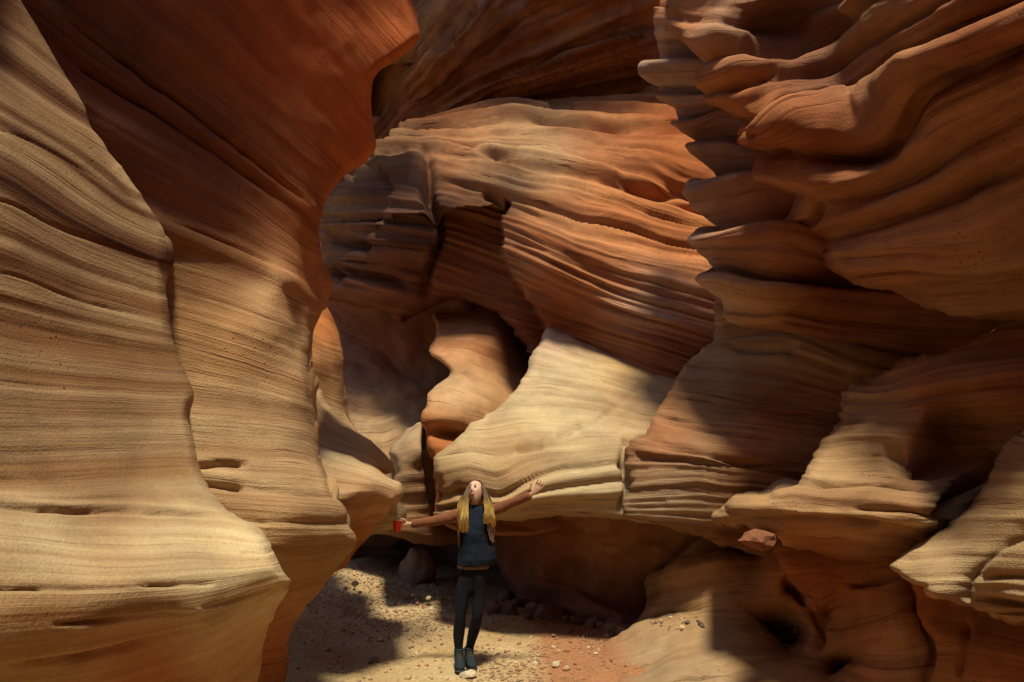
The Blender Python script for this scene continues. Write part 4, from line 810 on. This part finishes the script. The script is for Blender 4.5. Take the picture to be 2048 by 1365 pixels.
def panel(pts, th=.012):
    return tube_mesh([(W(x, y, d), X*hw*.00455+Yv*sl, Yv*.5*th*2+X*0) for x, y, hw, d, sl in pts], 10)
hem.append(panel([(977, 1020, 9, -.02, .06), (981, 1040, 9, -.05, .07), (983, 1060, 8, -.05, .07), (984, 1078, 6, -.05, .06), (986, 1086, 3, -.04, .04)]))
hem.append(panel([(924, 1020, 8, -.02, -.06), (919, 1038, 6, -.04, -.07), (917, 1055, 4, -.04, -.06), (917, 1075, 3, -.03, -.05), (918, 1098, 2, -.02, -.03)]))
hem.append(tube_mesh([ring(950, 1016, 22, .05, .085), ring(950, 1032, 34, .06, .085), ring(950, 1060, 36, .07, .07), ring(951, 1088, 35, .06, .07)], 20))
cloth('jacket', hem, M_jacket, .008, .009, 15, 7)
lg = [skin([R(W(948, 1105), .14, .11), R(W(944, 1152), .15, .125), R(W(927, 1180), .082), R(W(923, 1205, -.02), .066), R(knL, .055), R(W(918, 1262, 0), .056), R(W(917, 1285, 0), .045), R(anL, .036),
            R(W(958, 1180), .082), R(W(956, 1205, -.01), .064), R(knR, .054), R(W(948, 1262, .03), .055), R(W(942, 1283, .05), .044), R(anR, .036)],
           [(0, 1), (1, 2), (2, 3), (3, 4), (4, 5), (5, 6), (6, 7), (1, 8), (8, 9), (9, 10), (10, 11), (11, 12), (12, 13)], 2)]
cloth('leggings', lg, M_leg, .008, .006, 12, 9)
join('waistband', [tube_mesh([ring(947, 1128, 31, .115), ring(946, 1137, 31.5, .118)], 28)], M_band, root)
def shoe(an, toe, ground_z):
    d = (toe-an); d.z = 0; d.normalize(); s = Vector((-d.y, d.x, 0)); heel = an-d*.06; z0 = ground_z
    def rg(t, hw, z, h): c = heel+d*t; return (Vector((c.x, c.y, z0+z)), s*hw, Vector((0, 0, h)))
    up = tube_mesh([rg(0, .028, .06, .04), rg(.03, .038, .065, .05), rg(.09, .040, .07, .055), rg(.14, .043, .058, .042), rg(.20, .046, .046, .032), rg(.245, .038, .038, .024), rg(.265, .02, .034, .014)], 16)
    cl = tube_mesh([(Vector((an.x, an.y, z0+.06)), s*.042, d*.055), (Vector((an.x, an.y, z0+.11)), s*.043, d*.05), (Vector((an.x, an.y, z0+.155)), s*.045, d*.048)], 16)
    o = join('shoe', [up, cl], M_shoe, root, voxel=.006)
    so_ = tube_mesh([rg(-.008, .030, .012, .014), rg(.03, .042, .012, .016), rg(.13, .040, .012, .014), rg(.20, .050, .012, .014), rg(.26, .036, .014, .012), rg(.275, .018, .016, .008)], 12)
    join('sole', [so_], M_sole, o)
    lc = []
    for k in range(5):
        c = heel+d*(.105+.02*k); z = z0+.126-.014*k
        lc.append(tube_mesh([(Vector((c.x, c.y, z))-s*.022, Vector((0, 0, .003)), d*.003), (Vector((c.x, c.y, z+.004)), Vector((0, 0, .003)), d*.003), (Vector((c.x, c.y, z))+s*.022, Vector((0, 0, .003)), d*.003)], 6))
    join('laces', lc, M_band, o)
shoe(anL, anL+Vector((.03, -.2, 0)), foot.z+.005); shoe(anR, anR+Vector((.05, -.2, 0)), foot.z+.0)
# face details
def blob(c, r, n=10):
    bm = bmesh.new(); bmesh.ops.create_uvsphere(bm, u_segments=n, v_segments=max(6, n//2), radius=1)
    for v in bm.verts: v.co = Vector((c[0]+v.co.x*r[0], c[1]+v.co.y*r[1], c[2]+v.co.z*r[2]))
    bm.transform(HM); me = bpy.data.meshes.new('b'); bm.to_mesh(me); bm.free(); return me
for s in (-1, 1):
    join('eye', [blob((s*.028, -.083, .006), (.009, .006, .004))], M_eye, root)
    join('eyebrow', [blob((s*.030, -.088, .027), (.015, .004, .0025))], M_eye, root)
join('mouth', [blob((0, -.087, -.058), (.022, .010, .006))], M_lip, root)
join('teeth', [blob((0, -.092, -.057), (.016, .006, .003))], M_white, root)
# hair
def hair_mat():
    m, nt, b = new_mat('blonde_hair'); L = nt.links.new
    geo = N(nt, 'ShaderNodeNewGeometry').outputs['Position']; sp = N(nt, 'ShaderNodeSeparateXYZ'); L(geo, sp.inputs[0])
    n = N(nt, 'ShaderNodeTexNoise', Scale=60.0, Detail=2.0); L(geo, n.inputs['Vector'])
    h = math_(nt, 'MULTIPLY_ADD', n.outputs[0], .10, sp.outputs[2])
    top_z = HC.z
    f = math_(nt, 'MULTIPLY', math_(nt, 'SUBTRACT', top_z+.06, h), 5.0, clamp=True)
    L(ramp(nt, f, [(0.0, (.085, .042, .018)), (.30, (.20, .11, .04)), (.8, (.62, .43, .13)), (1.0, (.75, .56, .20))]), b.inputs['Base Color']); b.inputs['Roughness'].default_value = .5
    return m
M_hair = hair_mat()
rr = random.Random(3); hm = []
bmh = bmesh.new(); bmesh.ops.create_uvsphere(bmh, u_segments=36, v_segments=24, radius=1)
for v in bmh.verts:
    x, y, z = v.co; k = 1.0
    v.co = Vector((x*.083, .014+y*.098, .010+z*.118))
bmesh.ops.delete(bmh, geom=[v for v in bmh.verts if v.co.y < -.035+max(0, .05-v.co.z)*.35 and v.co.z < .088], context='VERTS')
bmh.transform(HM); mh = bpy.data.meshes.new('hc'); bmh.to_mesh(mh); bmh.free(); hm.append(mh)
locks = [([(938, 972), (933, 990), (930, 1010), (928, 1035), (928, 1062)], 8.5, -.10), ([(966, 975), (971, 992), (974, 1010), (976, 1028), (974, 1046)], 7, -.10), ([(942, 968), (936, 985), (925, 1000), (919, 1020), (921, 1050)], 4, -.04), ([(964, 970), (973, 990), (981, 1010), (984, 1030), (985, 1050)], 4.5, -.04)]
for pts, hw, dy in locks:
    for i in range(64):
        o_ = rr.uniform(-1, 1); e = rr.uniform(.82, 1.06); ph = rr.uniform(0, 6); q = []; dz = rr.uniform(-.03, .03)
        n = len(pts)
        for k, (x, y) in enumerate(pts):
            t = k/(n-1); wv = (.35+.75*t)*hw*o_+2.2*math.sin(ph+t*6)*t
            yy = pts[0][1]+(y-pts[0][1])*e
            depth = dy*min(1, t*1.6+.1)-.02+dz*.5
            r = .0048*(1-.6*t) if k else .003
            q.append((W(x+wv, yy, depth), X*r, Yv*r))
        hm.append(tube_mesh(q, 5))
join('hair', hm, M_hair, root)
# centre the root at the feet
for ch in list(root.children): ch.matrix_parent_inverse = Matrix.Identity(4)
root.location = ROOT0
for ch in root.children: ch.location = -ROOT0
# cup held in the hand
cm = simple('red_cup_plastic', (.55, .035, .02), .35, .05, 20, .02)
cc = wrL+dL.normalized()*.098+Vector((0, -.045, .0))
cup = bpy.data.objects.new('cup', None); C.objects.link(cup); cup.location = cc; tag(cup, 'bright red cup held in the outstretched hand at left', 'cup')
Zv = Vector((0, 0, 1))
prof_ = [(-.050, .026), (-.046, .029), (0, .034), (.046, .038), (.050, .040), (.048, .036), (0, .031), (-.044, .026), (-.045, .005)]
join('cup_body', [tube_mesh([(Zv*z, X*r, Yv*r) for z, r in prof_], 28)], cm, cup)
join('cup_rim', [tube_mesh([(Zv*(.047), X*.0405, Yv*.0405), (Zv*(.053), X*.041, Yv*.041), (Zv*(.0535), X*.036, Yv*.036), (Zv*.047, X*.036, Yv*.036)], 28, False)], simple('pale_cup_rim', (.60, .30, .22), .4, 0), cup)
# ---- added unseen slab, outlined along the sun to shade the fin and hollow
def add_shadow_slab():
    out = [(700, 290, 10.8), (735, 345, 10.5), (748, 316, 10.6), (762, 328, 10.5), (780, 318, 10.5), (800, 336, 10.4), (818, 312, 10.4), (828, 300, 10.4), (842, 314, 10.4), (836, 335, 10.35), (854, 352, 10.3), (846, 378, 10.1), (862, 398, 10.0), (858, 412, 10.0), (880, 408, 10.0), (900, 428, 9.95), (950, 450, 10.0), (1000, 495, 10.2),
           (1040, 560, 10.2), (1085, 640, 9.7), (1075, 690, 10.0), (1000, 700, 10.2), (950, 640, 10.3), (880, 650, 10.0), (800, 640, 10.2), (690, 600, 10.3), (560, 570, 10.3), (450, 600, 11), (250, 450, 15), (500, 150, 17), (650, 240, 12)]
    zt = 10.4; sd = np.array(sun_dir); pts = []
    for px, py, Y in out:
        p = at(px, py, Y); pts.append(p+sd*(zt-p[2])/sd[2])
    bm = bmesh.new(); rnd = random.Random(4)
    lo = [bm.verts.new(p) for p in pts]; f = bm.faces.new(lo)
    r = bmesh.ops.extrude_face_region(bm, geom=[f]); up = [v for v in r['geom'] if isinstance(v, bmesh.types.BMVert)]
    for v in up: v.co += Vector(sd)*1.8/sd[2]+Vector((0, 0, rnd.uniform(-.1, .3)))
    bmesh.ops.triangulate(bm, faces=bm.faces[:]); bmesh.ops.recalc_face_normals(bm, faces=bm.faces[:])
    me = bpy.data.meshes.new('shadow_slab'); bm.to_mesh(me); bm.free(); me.materials.append(M_rough)
    for an in ('strata',): me.attributes.new(an, 'FLOAT', 'POINT')
    a = me.attributes.new('tint', 'FLOAT_COLOR', 'POINT')
    for q in a.data: q.color = (*RUST, 1)
    o = bpy.data.objects.new('shadow_slab', me); C.objects.link(o); tag(o, kind='structure')
# ---- the canyon goes on behind and above the viewer
def canyon_sides():
    path = resample([(-3.6, 5.2), (-3.1, 2.5), (-2.9, 0), (-3.3, -3), (-2.6, -7), (0.2, -9.5), (3.0, -7), (4.0, -3), (4.3, 0), (4.8, 3), (5.6, 6)], .16, False)
    zs = np.linspace(-.4, 12.5, 80)
    n = len(path); PX = np.repeat(path[:, 0][None], len(zs), 0); PY = np.repeat(path[:, 1][None], len(zs), 0); Z = np.repeat(zs[:, None], n, 1)
    T = np.gradient(path, axis=0); T /= np.linalg.norm(T, axis=1, keepdims=True); nx_ = -T[:, 1]; ny_ = T[:, 0]
    d = .9*fbm(PX*.3, PY*.3, Z*.3, 5, 4)+.25*noise(PX*.3, PY*.3, Z*2.2, 6)+.08*noise(PX*.6, PY*.6, Z*6, 7)
    V = np.stack([PX+nx_*d, PY+ny_*d, Z], -1).reshape(-1, 3)
    idx = np.arange(len(V)).reshape(len(zs), n)
    q = np.stack([idx[:-1, :-1], idx[:-1, 1:], idx[1:, 1:], idx[1:, :-1]], -1).reshape(-1, 4)
    k = np.clip(V[:, 2]/8, 0, 1)[:, None]
    col = (1-k)*np.array(TAN)+k*np.array(ORANGE)
    o = mesh_from('canyon_sides', V, q, M_soft, {'strata': V[:, 2]*1.6+.2*fbm(V[:, 0]*.4, V[:, 1]*.4, V[:, 2]*.2, 9, 2), 'tint': col})
    tag(o, kind='structure')
canyon_sides()
# ================================================================ LIGHT + CAMERA
EL = math.radians(71); AZ = math.radians(1)      # AZ: towards the camera's right, behind it
sun_dir = Vector((math.sin(AZ)*math.cos(EL), -math.cos(AZ)*math.cos(EL), math.sin(EL)))
add_shadow_slab()
w = bpy.data.worlds.new('World'); SC.world = w; w.use_nodes = True
nt = w.node_tree; bg = nt.nodes['Background']
sky = nt.nodes.new('ShaderNodeTexSky'); sky.sky_type = 'NISHITA'; sky.sun_disc = False
sky.sun_elevation = EL; sky.sun_rotation = math.atan2(sun_dir.x, sun_dir.y)
nt.links.new(sky.outputs[0], bg.inputs[0]); bg.inputs[1].default_value = .12
sl = bpy.data.lights.new('sun', 'SUN'); sl.energy = 5.0; sl.angle = math.radians(8.0); sl.color = (1.0, .895, .63)
so = bpy.data.objects.new('sun', sl); C.objects.link(so)
so.rotation_euler = sun_dir.to_track_quat('Z', 'Y').to_euler(); so.location = (0, 0, 20)
cd = bpy.data.cameras.new('camera'); co = bpy.data.objects.new('camera', cd); C.objects.link(co)
cd.sensor_width = 36; cd.lens = 36*F/2048; cd.clip_end = 500; cd.clip_start = .05
co.location = CAM; co.rotation_euler = (math.pi/2+PITCH, 0, 0); SC.camera = co
SC.view_settings.view_transform = 'Standard'; SC.view_settings.look = 'None'; SC.view_settings.exposure = 0.12
SC.cycles.max_bounces = 8; SC.cycles.diffuse_bounces = 5
